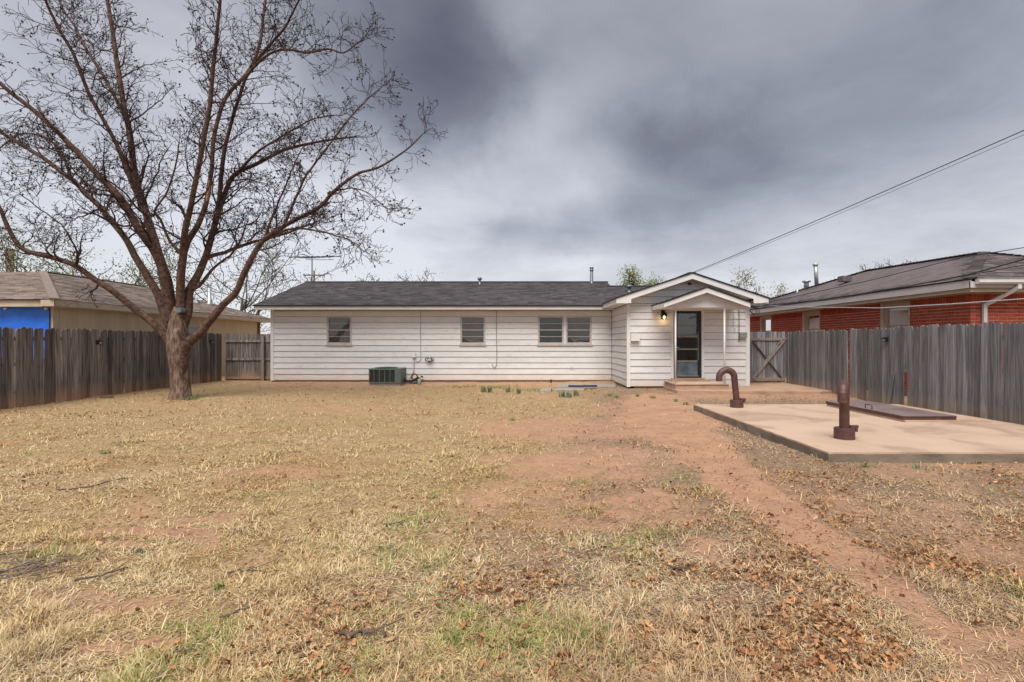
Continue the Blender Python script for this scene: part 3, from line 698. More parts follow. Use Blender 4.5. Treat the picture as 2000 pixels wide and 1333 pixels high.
    MB().box(4.3, 6.2, y1 - .65, y1 - .05, .36, 1.2).build('cabinet', 'cabinet', room)
    # little porch roof on two thin pipes
    pc, pl, pr, pz_e, pz_a, pf = 5.19, 3.99, 6.39, 2.535, 2.955, 14.1
    pp = MB(); pp.poly([(pl + .02, pf + .03, pz_e - .02), (pc, pf + .03, pz_a - .02), (pc, YB - .03, pz_a - .02), (pl + .02, YB - .03, pz_e - .02)]); pp.poly([(pr - .02, pf + .03, pz_e - .02), (pc, pf + .03, pz_a - .02), (pc, YB - .03, pz_a - .02), (pr - .02, YB - .03, pz_e - .02)])
    porch = pp.build('porch_roof', 'trim', H)
    shingles('shingle_courses', porch, ((pl, pf, pz_e), (pl, YB - .035, pz_e), (pc, YB - .035, pz_a), (pc, pf, pz_a)))['kind'] = 'stuff'
    shingles('shingle_courses', porch, ((pr, pf, pz_e), (pr, YB - .035, pz_e), (pc, YB - .035, pz_a), (pc, pf, pz_a)))['kind'] = 'stuff'
    for s, xe in ((1, pl), (-1, pr)):
        sl = (pz_a - pz_e) / (pc - pl) * s; zt = lambda x: pz_e + (x - xe) * sl - .012
        MB().prism([(xe + s * .01, pf, zt(xe) - .125), (xe + s * .01, pf, zt(xe)), (pc, pf, zt(pc)), (pc, pf, zt(pc) - .135)], (0, .025, 0)).build('rake_board', 'trim', porch)
        MB().prism([(xe - s * .03, pf - .03, zt(xe) - .004), (xe - s * .03, pf - .03, zt(xe) + .026), (pc, pf - .03, zt(pc) + .036), (pc, pf - .03, zt(pc) + .006)], (0, .05, 0)).build('drip_edge', 'drip', porch)
        MB().box(min(xe + s * .01, xe + s * .035), max(xe + s * .01, xe + s * .035), pf + .026, YB - .034, zt(xe) - .125, zt(xe) - .003).build('fascia', 'trim', porch)
    MB().box(pl + .035, pr - .035, pf + .25, YB - .034, 2.412, 2.428).build('porch_ceiling', 'siding', porch)
    MB().prism([(pl + .04, pf + .23, 2.412), (pr - .04, pf + .23, 2.412), (pr - .04, pf + .23, 2.51), (pc, pf + .23, pz_a - .04), (pl + .04, pf + .23, 2.51)], (0, .02, 0)).build('gable_panel', 'siding', porch)
    for x in (px(1319.3, 14.36), px(1415, 14.36)):
        MB().tube([(x, 14.36, .27), (x, 14.36, 2.42)], .026, 10).build('porch_post', 'white_plastic', H, True)
    # roof vents
    def roof_y(y): return 4.08 / (.304 - (VY - y) / F)
    for (x, yb, yt, r, capr, nm) in ((937, 556, 546, .055, .105, 'mushroom'), (1155.5, 553.5, 526, .068, .09, 'stack'), (1229, 571, 561, .07, .15, 'cone')):
        Y = roof_y(yb); X = px(x, Y); zb, zt_ = pz(yb, Y) - .06, pz(yt, Y)
        mb = MB(); mb.lathe((X, Y, 0), [(r * 1.35, zb), (r * 1.3, zb + .09), (r, zb + .1), (r, zt_)], 14)
        if nm == 'stack': mb.lathe((X, Y, 0), [(r * 1.05, zt_ - .07), (capr, zt_ - .06), (capr, zt_ - .03), (r * 1.02, zt_ - .02), (r * 1.02, zt_ + .03), (capr, zt_ + .04), (capr * .9, zt_ + .08), (.01, zt_ + .09)], 14)
        else: mb.lathe((X, Y, 0), [(r, zt_ - .02), (capr, zt_), (capr * .85, zt_ + .05), (capr * .4, zt_ + .09), (.01, zt_ + .10)], 14)
        mb.build('vent_pipe', 'galv', H, True)
    Y = roof_y(570); MB().tube([(px(1219, Y), Y, pz(572, Y)), (px(1219, Y), Y, pz(560, Y))], .03, 8).build('vent_pipe', 'galv', H)
    # boxes, wires and fittings on the walls
    MB().box(px(1231, YB), px(1248, YB), YB - .13, YB - .028, pz(666.5, YB), pz(652, YB)).build('utility_box', 'white_plastic', H)
    MB().tube([(px(1230, YB), YB - .04, pz(667, YB)), (px(1230, YB), YB - .04, pz(672, YB))], .022, 8).build('conduit', 'siding', H)
    MB().box(px(1442, YB), px(1456, YB), YB - .12, YB - .028, pz(660, YB), pz(650, YB)).build('meter_box', 'meter', H)
    for x, ya, yb in ((1442, 606, 668), (1431, 606, 640), (1434, 640, 648)):
        MB().tube([(px(x, YB), YB - .045, pz(ya, YB)), (px(x + .4, YB), YB - .045, pz((ya + yb) / 2, YB)), (px(x, YB), YB - .045, pz(yb, YB))], .010 if x == 1442 else .006, 6).build('cable', 'wire' if x == 1442 else 'wire_grey', H)
    for x, pts in ((970, ((970, 607), (969.6, 650), (970.4, 690), (970, 713), (966.5, 718.5), (963, 717), (962, 711))), (822, ((822, 607), (821.7, 650), (822, 690), (822, 703), (818, 706.5), (813, 706)))):
        MB().tube([(px(a, YM), YM - .045, pz(b, YM)) for a, b in pts], .011, 6).build('cable', 'stone' if x == 970 else 'wire_grey', H)
    MB().box(px(806, YM), px(812.5, YM), YM - .10, YM - .028, pz(698, YM), pz(689, YM)).build('outlet_box', 'white_plastic', H)
    MB().tube([(px(a, YM), YM - .05, pz(b, YM)) for a, b in ((809.5, 698), (809, 716), (808.5, 725), (805, 733), (801, 739))], .014, 6).build('conduit', 'wire_grey', H)
    mb = MB(); c = (px(839.5, YM), YM - .05, pz(702.5, YM)); mb.tube([(c[0], YM - .028, c[2]), (c[0], YM - .10, c[2])], .085, 14)
    for s in (-1, 1): mb.tube([(c[0] + s * .05, YM - .08, c[2] + .05), (c[0] + s * .12, YM - .09, c[2] + .05), (c[0] + s * .145, YM - .09, c[2]), (c[0] + s * .11, YM - .09, c[2] - .05)], .018, 6)
    fit = mb.build('wall_fitting', 'galv', H, True)
    mb = MB()
    for s in (-1, 1): mb.lathe((c[0] + s * .035, YM - .12, c[2] - .03), [(.012, -.025), (.032, -.01), (.032, .02), (.01, .035)], 10)
    mb.build('socket_cover', 'white_plastic', fit, True)
    MB().box(px(1114, YM), px(1118, YM), YM - .05, YM - .025, pz(720, YM), pz(714.5, YM)).build('outlet_box', 'siding', H)
    mb = MB(); X = px(1076, 17.7); mb.tube([(X, 17.7, -.05), (X, 17.7, .10)], .035, 10); mb.lathe((X, 17.7, .10), [(.055, 0), (.055, .03), (.02, .05)], 10); mb.build('cleanout_pipe', 'steel_brown', H, True)
build_house()

def build_lantern():
    X, Y = px(1294, YB), YB - .03
    t = thing('wall_lantern', 'small lit black lantern on the white wall left of the back door', 'lamp', (X, Y, pz(617, YB)))
    z = pz(617, YB)
    mb = MB(); mb.box(X - .05, X + .05, Y - .03, Y + .004, z - .10, z + .16); mb.tube([(X, Y - .03, z + .10), (X, Y - .12, z + .15), (X, Y - .15, z + .09)], .013, 8); mb.build('backplate', 'black', t)
    mb = MB(); mb.lathe((X, Y - .15, z), [(.095, -.01), (.10, .0), (.075, .06), (.03, .10), (.012, .13)], 14); mb.build('lamp_hood', 'black', t, True)
    mb = MB(); mb.lathe((X, Y - .15, z), [(.02, -.13), (.055, -.115), (.075, -.05), (.075, -.012)], 14); mb.build('lamp_glass', 'glass', t, True)
    mb = MB(); mb.lathe((X, Y - .15, z), [(.008, -.10), (.030, -.085), (.036, -.06), (.02, -.03), (.012, -.01)], 12); mb.build('bulb', 'bulb', t, True)
    ld = bpy.data.lights.new('lantern_light', 'POINT'); ld.energy = .28; ld.color = (1, .66, .30); ld.shadow_soft_size = .03
    lo = bpy.data.objects.new('lantern_light', ld); C.objects.link(lo); lo.parent = t; lo.location = Vector((X, Y - .15, z - .15)) - worg(t)
build_lantern()

# ------------------------------------------------------------------ steps, walk, slab
def slab_mesh(mb, poly, z0, z1):
    return mb.prism([(x, y, z0) for x, y in poly], (0, 0, z1 - z0))
mb = MB(); slab_mesh(mb, [(4.33, 13.95), (5.95, 13.75), (8.05, 13.65), (8.53, 13.9), (8.66, 16.55), (6.98, 16.6), (6.98, 15.38), (4.33, 15.36)], -.12, .118)
tag(mb.build('walk', 'step'), 'concrete walk from the back step to the gate', None, None, 'structure')
st = thing('concrete_step', 'weathered tan concrete step platform below the back door', 'step', (5.1, 14.9, .118))
mb = MB(); P = [(4.38, 14.3), (4.6, 14.27), (5.2, 14.31), (5.86, 14.28), (5.90, 15.37), (4.38, 15.37)]
mb.prism([(x, y, -.05) for x, y in P], (0, 0, .300)); mb.build('step_base', 'step', st)
mb = MB(); mb.prism([(x + (.02 if x > 5 else -.02), y - (.025 if y < 15 else 0), .252) for x, y in P], (0, 0, .026)); mb.build('tread', 'concrete', st)
mb = MB(); mb.box(DOOR[0] - .05, DOOR[1] + .1, 15.2, 15.365, .279, .318); mb.build('door_sill', 'step', st)

x0, x1, y0, y1, zs = SLAB
sb = thing('concrete_slab', 'big raised tan concrete slab roof of the storm shelter beside the grey fence', 'slab', (5.8, 8.5, 0))
def slab_edge(ax, ay, bx_, by_, n, nx, ny):
    return [(ax + (bx_ - ax) * i / n + nx * random.uniform(-.014, .010), ay + (by_ - ay) * i / n + ny * random.uniform(-.010, .014)) for i in range(n)]
E = slab_edge(x0, y0, x1, y0, 30, 0, 1) + slab_edge(x1, y0, x1, y1, 4, 0, 0) + slab_edge(x1, y1, x0, y1, 8, 0, 0) + slab_edge(x0, y1, x0, y0, 30, 1, 0)
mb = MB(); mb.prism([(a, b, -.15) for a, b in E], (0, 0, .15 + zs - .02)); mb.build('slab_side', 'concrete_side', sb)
mb = MB(); cxs, cys = 5.86, 8.5
mb.prism([(a, b, zs - .02) for a, b in E], (0, 0, .02)); mb.build('slab_top', 'concrete', sb)

def build_hatch():
    hx0, hx1, hy0, hy1 = 6.33, 7.20, 8.42, 10.55
    t = thing('storm_shelter_door', 'flat brown steel shelter hatch lying on the concrete slab', 'hatch', (6.77, 9.5, zs))
    mb = MB(); mb.box(hx0 + .01, hx1 + .06, hy0 - .03, hy1 - .02, zs - .005, zs + .035); mb.build('curb', 'concrete', t)
    mb = MB(); mb.box(hx0, hx1, hy0, hy1, zs + .036, zs + .095); mb.build('door_panel', 'steel_brown', t)
    mb = MB(); mb.box(hx0 - .012, hx1 + .012, hy0 - .012, hy1 + .012, zs + .096, zs + .104); mb.build('top_plate', 'steel_top_sheen', t)
    for y in (10.1, 9.35):
        mb = MB(); z = zs + .104; x = hx0 + .06
        mb.tube([(x, y - .09, z), (x, y - .09, z + .055), (x, y - .07, z + .07), (x, y + .07, z + .07), (x, y + .09, z + .055), (x, y + .09, z)], .009, 8); mb.build('handle', 'steel_brown', t, True)
M['steel_top_sheen'] = mat('steel_top_sheen', (.22, .165, .16), (.17, .125, .12), 2, .42, c3=(.10, .06, .055), scale3=1.3, amt3=.5, spec=.6)  # same brown steel, paler on top: reflected light put into the colour
build_hatch()

def build_vent(X, Y, ang, label, lean=0.0):
    t = thing('shelter_vent', label, 'vent pipe', (X, Y, zs), 'gooseneck vents of the storm shelter')
    mb = MB(); mb.lathe((X, Y, zs), [(.126, -.005), (.126, .145), (.118, .150), (.066, .150)], 28); mb.build('collar', 'steel_brown', t)
    dx, dy = math.cos(ang), math.sin(ang); r = .062; rad = .152; zt = zs + .60
    pts, rr = [(X, Y, zs + .10), (X + dx * lean * .5, Y + dy * lean * .5, zs + .35), (X + dx * lean, Y + dy * lean, zt)], [r, r, r]
    cx_, cy_ = X + dx * (lean + rad), Y + dy * (lean + rad)
    n = 44
    for i in range(1, n + 1):
        a = math.pi * i / n; pts.append((cx_ - dx * rad * math.cos(a), cy_ - dy * rad * math.cos(a), zt + rad * math.sin(a))); rr.append(r * (1.03 + (.030 if i % 4 < 2 else -.022)))
    e = pts[-1]; pts += [(e[0], e[1], e[2] - .03), (e[0], e[1], e[2] - .075)]; rr += [r, r]
    mb = MB(); mb.tube(pts, rr, 20, cap=False); mb.tube([(e[0], e[1], e[2] - .074), (e[0], e[1], e[2] - .02)], [r * .9, r * .9], 16); mb.build('pipe', 'steel_brown', t, True)
    bx_, by_ = X + .11, Y - .02
    mb = MB(); mb.box(bx_ - .05, bx_ + .06, by_ - .02, by_ + .02, zs + .151, zs + .186); mb.box(bx_ + .02, bx_ + .045, by_ - .03, by_ + .03, zs + .10, zs + .151); mb.build('lug', 'steel_brown', t)
build_vent(4.40, 10.33, math.pi, 'brown steel gooseneck vent arching sideways near the back steps', .05)
build_vent(4.446, 6.99, -math.pi / 2 - .62, 'nearer brown steel gooseneck vent whose mouth faces the lawn')

# ------------------------------------------------------------------ fences
def plank_mesh(w, h, th, ear):
    mb = MB(); a = w / 2
    mb.prism([(-a, 0, 0), (a, 0, 0), (a, 0, h - ear), (a - ear, 0, h), (-a + ear, 0, h), (-a, 0, h - ear)], (0, th, 0)); return mb
def fence(name, label, P0, P1, zb, zt, mname, side, rails=True, posts=True, loc=None, skip=(), lean=None, ear=.028):
    P0, P1 = Vector((*P0, 0)), Vector((*P1, 0)); d = (P1 - P0); Ln = d.length; d.normalize(); ang = math.atan2(d.y, d.x); nrm = Vector((-d.y, d.x, 0)) * side
    t = thing(name, label, 'fence', (P0.x, P0.y, 0))
    mes = [plank_mesh(w, 1.0, .019, ear).build('plank', mname, None, mesh_only=True) for w in (.146, .136, .14)]
    mes = []
    for w in (.146, .138, .128):
        mes.append(plank_mesh(w, 1.78, .019, ear).build('plank', mname, None, mesh_only=True))
    s = .07; i = 0
    while s < Ln:
        q = P0 + d * s; b = zb(q.x, q.y); h = zt - b + random.choice((0, 0, 0, -.02)) + random.uniform(-.026, .022)
        sp = (lean or {}).get(i, {})
        if i not in skip:
            q2 = q + nrm * random.uniform(-.006, .018)
            link('plank', mes[i % 3], t, (q2.x, q2.y, b + sp.get('dz', 0)), (0, sp.get('rot', random.gauss(0, .009)), ang), (1, 1, h * sp.get('sc', 1) / 1.78))
        s += (.149 if i % 3 == 0 else .141 if i % 3 == 1 else .131) + random.choice((0, 0, .002, .005)) + sp.get('gap', 0); i += 1
    if rails:
        for z in (.32, .95, 1.52):
            a, b = P0 + nrm * .045, P1 + nrm * .045
            MB().bar((a.x, a.y, z), (b.x, b.y, z), .04, .085).build('rail', mname, t)
    if posts:
        s = .3
        while s < Ln:
            q = P0 + d * s + nrm * .11; MB().box(q.x - .045, q.x + .045, q.y - .045, q.y + .045, -.2, zt - .12).build('fence_post', mname, t); s += 2.4
    return t
def zb_left(x, y): return gz1(x, y) - .03
def zb_right(x, y): return max(gz1(x, y) - .03, .035)
fence('board_fence', 'dark brown weathered plank fence along the left of the yard', (-11.25, 4.0), (-11.13, 19.22), zb_left, 1.775, 'fence_brown', 1)
fy = 8.27
RF0, RF1 = (8.67, 16.58), (8.67 - .0612 * 12.6, 3.98)
# planks count from the gate: number 19 stands apart from its neighbour, 33 has a broken foot
def right_index(xp):
    # plank index nearest to a photo column
    best = None; s = .07; i = 0; d = (Vector(RF1) - Vector(RF0)); Ln = d.length; d.normalize()
    while s < Ln:
        q = Vector(RF0) + d * s; c = VX + q.x / q.y * F
        if best is None or abs(c - xp) < best[0]: best = (abs(c - xp), i)
        s += (.149 if i % 3 == 0 else .141 if i % 3 == 1 else .131); i += 1
    return best[1]
ig, ib = right_index(1650), right_index(1760)
gf = fence('board_fence', 'blue grey weathered plank fence beside the concrete slab', RF0, RF1, zb_right, 1.78, 'fence_grey', 1,
      lean={ig: {'gap': .075, 'rot': -.022}, ib: {'sc': .57, 'dz': .76, 'gap': .01}, ib - 1: {'rot': .012}})
def broken_plank():
    mb = MB(); d = (Vector(RF1) - Vector(RF0)).normalized(); ang = math.atan2(d.y, d.x)
    mb.prism([(-.07, 0, 0), (.07, 0, 0), (.07, 0, .62), (.045, 0, .80), (.02, 0, .70), (-.03, 0, .66), (-.07, 0, .52)], (0, .019, 0))
    me = mb.build('plank', 'fence_grey', None, mesh_only=True)
    Y = 11.45; X = 8.67 - .0612 * (16.58 - Y) - .045
    link('plank', me, gf, (X, Y + .10, .04), (0, .22, ang))['label'] = 'broken plank piece leaning at the fence foot'
broken_plank()

def build_return_fence():
    Y = 19.3; xa, xb = -11.08, XL - .02
    t = thing('board_fence', 'short plank fence with rails between the left fence and the white house', 'fence', (xa, Y, 0))
    me = [plank_mesh(w, 1.78, .019, .02).build('plank', 'fence_brown', None, mesh_only=True) for w in (.142, .134)]
    x = xa + .07; i = 0
    while x < xb:
        link('plank', me[i % 2], t, (x, Y + .05, .0), (0, random.gauss(0, .004), 0), (1, 1, (1.76 + random.uniform(-.02, .02)) / 1.78)); x += .144 if i % 2 == 0 else .136; i += 1
    for y in (666.5, 702, 738.5):
        z = pz(y, Y); MB().box(xa, xb, Y + .008, Y + .048, z - .042, z + .042).build('rail', 'fence_brown', t)
    X = px(512.5, 19.2); MB().box(X - .05, X + .05, 19.19, 19.29, -.2, pz(657, 19.2)).build('fence_post', 'fence_post', t)
M['fence_post'] = mat('fence_post', (.27, .225, .20), (.16, .135, .125), 2, .9, (6, 6, .6), bump=.4)
build_return_fence()

def build_gate():
    Y = 16.62; a, b = px(1464, Y), px(1533.5, Y); zb, zt = .14, pz(648.5, Y)
    t = thing('garden_gate', 'grey wooden gate with crossed braces at the corner of the house', 'gate', (a, Y, .12))
    n = 9; w = (b - a) / n
    me = plank_mesh(w - .006, zt - zb, .018, .006).build('plank', 'fence_grey', None, mesh_only=True)
    for i in range(n): link('plank', me, t, (a + (i + .5) * w, Y, zb + random.uniform(-.01, .01)), (0, random.gauss(0, .003), 0))
    z1, z2 = pz(663, Y), pz(741, Y)
    for z, h in ((z1, .085), (z2, .10)): MB().box(a, b, Y - .034, Y - .001, z - h / 2, z + h / 2).build('frame_rail', 'gate_wood', t)
    for x in (a + .035, b - .035): MB().box(x - .04, x + .04, Y - .032, Y - .002, z2 + .052, z1 - .045).build('frame_stile', 'fence_grey', t)
    MB().bar((a + .09, Y - .016, z1 - .06), (b - .14, Y - .016, z2 + .06), .028, .085, (0, -1, 0)).build('brace', 'wood_dark', t)
    MB().bar((a + .07, Y - .050, z2 + .02), (b - .06, Y - .050, z1 - .01), .11, .030, (0, -1, 0)).build('brace', 'fence_post', t)
    mb = MB(); mb.box(b - .13, b + .03, Y - .075, Y - .066, z1 - .02, z1 + .012); mb.tube([(b - .02, Y - .075, z1 - .03), (b - .02, Y - .09, z1), (b - .02, Y - .075, z1 + .03)], .009, 6); mb.build('latch', 'galv', t)
    mb = MB(); mb.bar((b - .27, Y - .068, z1 - .22), (b - .17, Y - .068, z1 - .11), .02, .012, (0, -1, 0)); mb.build('gate_pull', 'black', t)
    p = thing('gate_post', 'slim brown post carrying the hinges between the white house and the gate', 'post', (a - .04, Y, .1))
    MB().box(a - .085, a - .012, Y - .02, Y + .07, -.1, zt + .02).build('post_wood', 'gate_rust', p)
    MB().box(a - .012, a - .004, Y - .03, Y + .02, .5, .62).build('hinge', 'black', p)
    MB().box(a - .012, a - .004, Y - .03, Y + .02, 1.45, 1.57).build('hinge', 'black', p)
M['gate_wood'] = mat('gate_wood', (.30, .22, .17), (.17, .125, .10), 3, .9, (.8, 6, 6), bump=.4)
M['gate_rust'] = mat('gate_rust', (.26, .12, .06), (.17, .08, .05), 3, .9, (6, 6, .6))
build_gate()

def solar_light(x, y, Y, facing, label):
    X, Z = px(x, Y), pz(y, Y); t = thing('solar_light', label, 'solar light', (X, Y, Z), 'solar lights on the fences')
    f = facing
    MB().box(min(X, X + f * .06), max(X, X + f * .06), Y - .065, Y + .065, Z - .045, Z + .05).build('housing', 'black', t)
    MB().prism([(X, Y - .07, Z + .052), (X, Y + .07, Z + .052), (X + f * .09, Y + .07, Z + .02), (X + f * .09, Y - .07, Z + .02)], (0, 0, .012)).build('solar_panel', 'drip', t)
    MB().box(min(X + f * .061, X + f * .068), max(X + f * .061, X + f * .068), Y - .045, Y + .045, Z - .03, Z + .015).build('lens', 'galv_light', t)
solar_light(192, 669.5, 11.18 / (1013 - 192) * 1000, 1, 'small black solar light on the dark fence left of the big tree')
solar_light(411.5, 668, 11.11 / (1013 - 411.5) * 1000, 1, 'small black solar light on the dark fence just right of the big tree')
Yl = 11.65; solar_light(VX + (8.67 - .0612 * (16.58 - Yl) - .005) / Yl * F, 664, Yl, -1, 'small black solar light on the blue grey fence beside the slab')

# ------------------------------------------------------------------ air conditioner and pipes
def build_ac():
    x0, x1, y0, y1, z0, z1 = -4.95, -3.89, 16.9, 17.75, .085, .563
    t = thing('air_conditioner', 'low green air conditioner unit standing against the white house', 'air conditioner', (-4.4, 17.3, 0))
    MB().box(x0 + .02, x1 - .02, y0 + .04, y1 - .02, -.03, z0 - .001).build('pad', 'stone', t)
    mb = MB(); mb.box(x0, x1, y0, y1, z1 - .045, z1); mb.box(x0, x1, y0, y1, z0, z0 + .035)
    xp = px(772, y0); mb.box(xp, x1, y0, y1, z0 + .035, z1 - .045)
    mb.build('cabinet', 'ac_green', t)
    MB().box(x0 + .02, xp, y0 + .03, y1 - .02, z0 + .035, z1 - .045).build('coil', 'ac_coil', t)
    n = 6
    for i in range(n):
        x = x0 + (xp - x0) * i / (n - 1); w = .022 if 0 < i < n - 1 else .035
        MB().box(max(x0, x - w / 2), min(x + w / 2, xp + .001), y0 - .001, y0 + .03, z0 + .035, z1 - .045).build('louver_post', 'ac_green', t)
    for i in range(14):
        z = z0 + .05 + i * .0275; MB().box(x0 + .03, xp, y0 + .012, y0 + .016, z, z + .006).build('grille_wire', 'ac_coil', t)
    mb = MB(); cx_, cy_ = (x0 + x1) / 2 - .05, (y0 + y1) / 2
    for r in (.10, .18, .26, .34): mb.tube([(cx_ + r * math.cos(a * math.pi / 12), cy_ + r * math.sin(a * math.pi / 12), z1 + .018) for a in range(25)], .006, 5)
    mb.lathe((cx_, cy_, z1), [(.37, 0), (.38, .012), (.36, .02)], 24); mb.build('fan_guard', 'ac_coil', t)
    MB().box(px(774.5, y0), px(777.5, y0), y0 - .004, y0 - .001, pz(727.5, y0), pz(725.3, y0)).build('badge', 'red_print', t)
build_ac()
t = thing('coolant_line', 'dark insulated pipe looping from the green unit to the wall', 'pipe', (-3.7, 17.5, 0))
MB().tube([(-3.92, 17.45, .20), (-3.80, 17.40, .10), (-3.62, 17.42, .12), (-3.5, 17.50, .19), (-3.42, 17.62, .22), (-3.40, 17.97, .22)], .042, 10).build('insulation', 'insul', t, True)
MB().tube([(-3.56 + .10 * math.cos(a * math.pi / 8), 17.52, .25 + .10 * math.sin(a * math.pi / 8)) for a in range(-3, 14)] + [(-3.6, 17.97, .17)], .026, 8).build('copper_loop', 'copper', t, True)
MB().tube([(-3.9, 17.5, .16), (-3.7, 17.36, .06), (-3.5, 17.40, .05), (-3.36, 17.6, .04)], .022, 8).build('drain_line', 'blue_pipe', t, True)
t = thing('hose_valve', 'small teal pipe stub with a white tap beside the coolant line', 'tap', (px(819, 17.3), 17.3, 0))
X = px(819, 17.3)
MB().lathe((X, 17.3, 0), [(.055, -.05), (.055, .13), (.05, .135)], 12).build('pipe_stub', 'valve_teal', t, True)
MB().lathe((X, 17.3, 0), [(.046, .134), (.046, .175), (.03, .18)], 12).build('collar', 'yellow', t, True)
mb = MB(); mb.lathe((X + .01, 17.3, 0), [(.022, .178), (.022, .26), (.045, .265), (.045, .285), (.01, .29)], 10); mb.tube([(X, 17.3, .23), (X + .09, 17.27, .22), (X + .11, 17.26, .18)], .018, 8); mb.build('tap', 'white_plastic', t, True)

# ------------------------------------------------------------------ neighbour on the left
def build_left_neighbour():
    ex, y0, y1 = -12.6, 13.9, 26.0; ez = 2.60; wx, wy = -13.0, 14.3
    t = thing('neighbour_house', 'tan board sided neighbour house with brown shingle roof behind the left fence', 'house', (wx, wy, 0))
    # vertical grooved boards, one by one
    me = MB().box(-.098, .098, 0, .02, 0, 2.5).build('wall_board', 'tan_siding', None, mesh_only=True)
    y = wy + .1
    while y < 25.5:
        link('wall_board', me, t, (wx, y, 0), (0, 0, R(90))); y += .203
    mb = MB(); mb.poly([(wx - .012, wy, 0), (wx - .012, 25.6, 0), (wx - .012, 25.6, 2.5), (wx - .012, wy, 2.5)]); mb.poly([(-24, wy, 0), (wx - .012, wy, 0), (wx - .012, wy, 2.5), (-24, wy, 2.5)]); mb.build('wall', 'gap', t)
    MB().box(wx - .02, wx + .05, wy - .06, wy + .10, 0, 2.5).build('corner_board', 'tan_trim', t)
    MB().box(wx - .06, wx + .06, 25.5, 25.66, 0, 2.5).build('corner_board', 'gate_rust', t)
    MB().box(ex - .03, ex, y0, y1, ez - .17, ez - .01).build('fascia', 'tan_trim', t)
    MB().box(-24, ex - .35, y0 + .05, y0 + .08, ez - .19, ez - .02).build('fascia', 'tan_trim', t)
    MB().box(ex - .36, ex, y0 - .02, y0 + .02, ez - .18, ez - .008).build('fascia', 'tan_trim', t)
    MB().box(ex - .03, ex + .012, y0 - .03, y1, ez - .008, ez + .010).build('drip_edge', 'galv_light', t)
    MB().box(-24, ex - .03, y0 + .02, y1, ez - .19, ez - .175).build('soffit', 'tan_trim', t)
    rx, ry0, ry1, rz = -17.1, 18.4, 23.4, 3.96
    r = MB(); r.poly([(-30, 22.9, 2.6), (rx, 23.4, 2.6), (rx, ry0, rz), (-30, ry0, rz)]); r.poly([(-21.6, y0 + 9, 2.6), (-21.6, y1, 2.6), (rx, ry1, rz), (rx, ry0, rz)]); roof = r.build('roof', 'shingle_brown', t)
    shingles('shingle_courses', roof, ((ex + .02, y0 - .03, ez), (ex + .02, y1, ez), (rx, ry1, rz), (rx, ry0, rz)), 'shingle_brown', .15, .34)['kind'] = 'stuff'
    shingles('shingle_courses', roof, ((-30, y0 - .03, ez), (ex + .02, y0 - .03, ez), (rx, ry0, rz), (-30, ry0, rz)), 'shingle_brown', .15, .34)['kind'] = 'stuff'
    shingles('shingle_courses', roof, ((ex + .02, y1, ez), (-21.6, y1, ez), (rx - .05, ry1, rz), (rx, ry1, rz)), 'shingle_brown', .15, .34)['kind'] = 'stuff'
    mb = MB(); mb.bar((ex + .02, y0 - .03, ez + .02), (rx, ry0, rz + .02), .22, .03); mb.bar((rx, ry0, rz + .02), (rx, ry1, rz + .02), .22, .03); mb.bar((rx, ry1, rz + .02), (ex, y1, ez + .02), .22, .03); mb.build('ridge_cap', 'shingle_brown', roof)
    # window beside the trunk
    Tn = lambda u, v, d: (wx + .022 + d, u, v)
    Yw = 13.0 / (1013 - 376) * 1000
    window(Tn, Yw - .45, Yw + .45, 1.35, 2.12, t, 'curtain', frame='alu', glass='glass_far')
    # vents on the roof
    for (x, yb, yt, nm) in ((409, 596, 563, 'pipe'), (384, 592, 585, 'cone')):
        Y = 17.9 if nm == 'pipe' else 17.6
        # on the slope facing us: find the spot on the roof plane under the pixel
        for k in range(60):
            Yk = 13.9 + k * .2; Xk = px(x, Yk); zk = ez + (ex - Xk) * (rz - ez) / (ex - rx)
            if pz(yb, Yk) <= zk: Y = Yk; break
        X = px(x, Y); zb, zt_ = pz(yb, Y), pz(yt, Y)
        if nm == 'pipe': MB().lathe((X, Y, 0), [(.13, zb - .05), (.12, zb + .08), (.085, zb + .1), (.085, zt_)], 12).build('vent_pipe', 'galv_light', t, True)
        else: MB().lathe((X, Y, 0), [(.22, zb - .05), (.05, zt_), (.01, zt_ + .02)], 4).build('roof_vent', 'galv', t)
    # tarp
    tp = thing('tarp', 'bright blue plastic tarp hung under the eave of the tan house', 'tarp', (-15, wy - .1, 1.2))
    xs_ = np.linspace(-18.5, wx - .02, 60); zs_ = np.linspace(1.0, 2.43, 14); mb = MB()
    def tz(i, j):
        x, z = xs_[i], zs_[j]; s = math.sin(x * 2.1 + z * 1.3) * .03 + math.sin(x * 5.2 - z * 2.4) * .014 + mnoise.noise((x * 1.8, 0, z * 3.1)) * .05
        return (x, wy - .10 + s * (1.15 - (z - 1.0) / 1.43 * .8), z - .02 * abs(math.sin(x * 2.2)))
    for i in range(59):
        for j in range(13): mb.poly([tz(i, j), tz(i + 1, j), tz(i + 1, j + 1), tz(i, j + 1)])
    mb.build('tarp_sheet', 'tarp', tp, True)
    for x in (-17.2, -15.6, -14.2, -13.08): MB().tube([(x, wy - .16, 2.36), (x, wy - .06, 2.40)], .028, 8).build('grommet', 'white_plastic', tp)
build_left_neighbour()

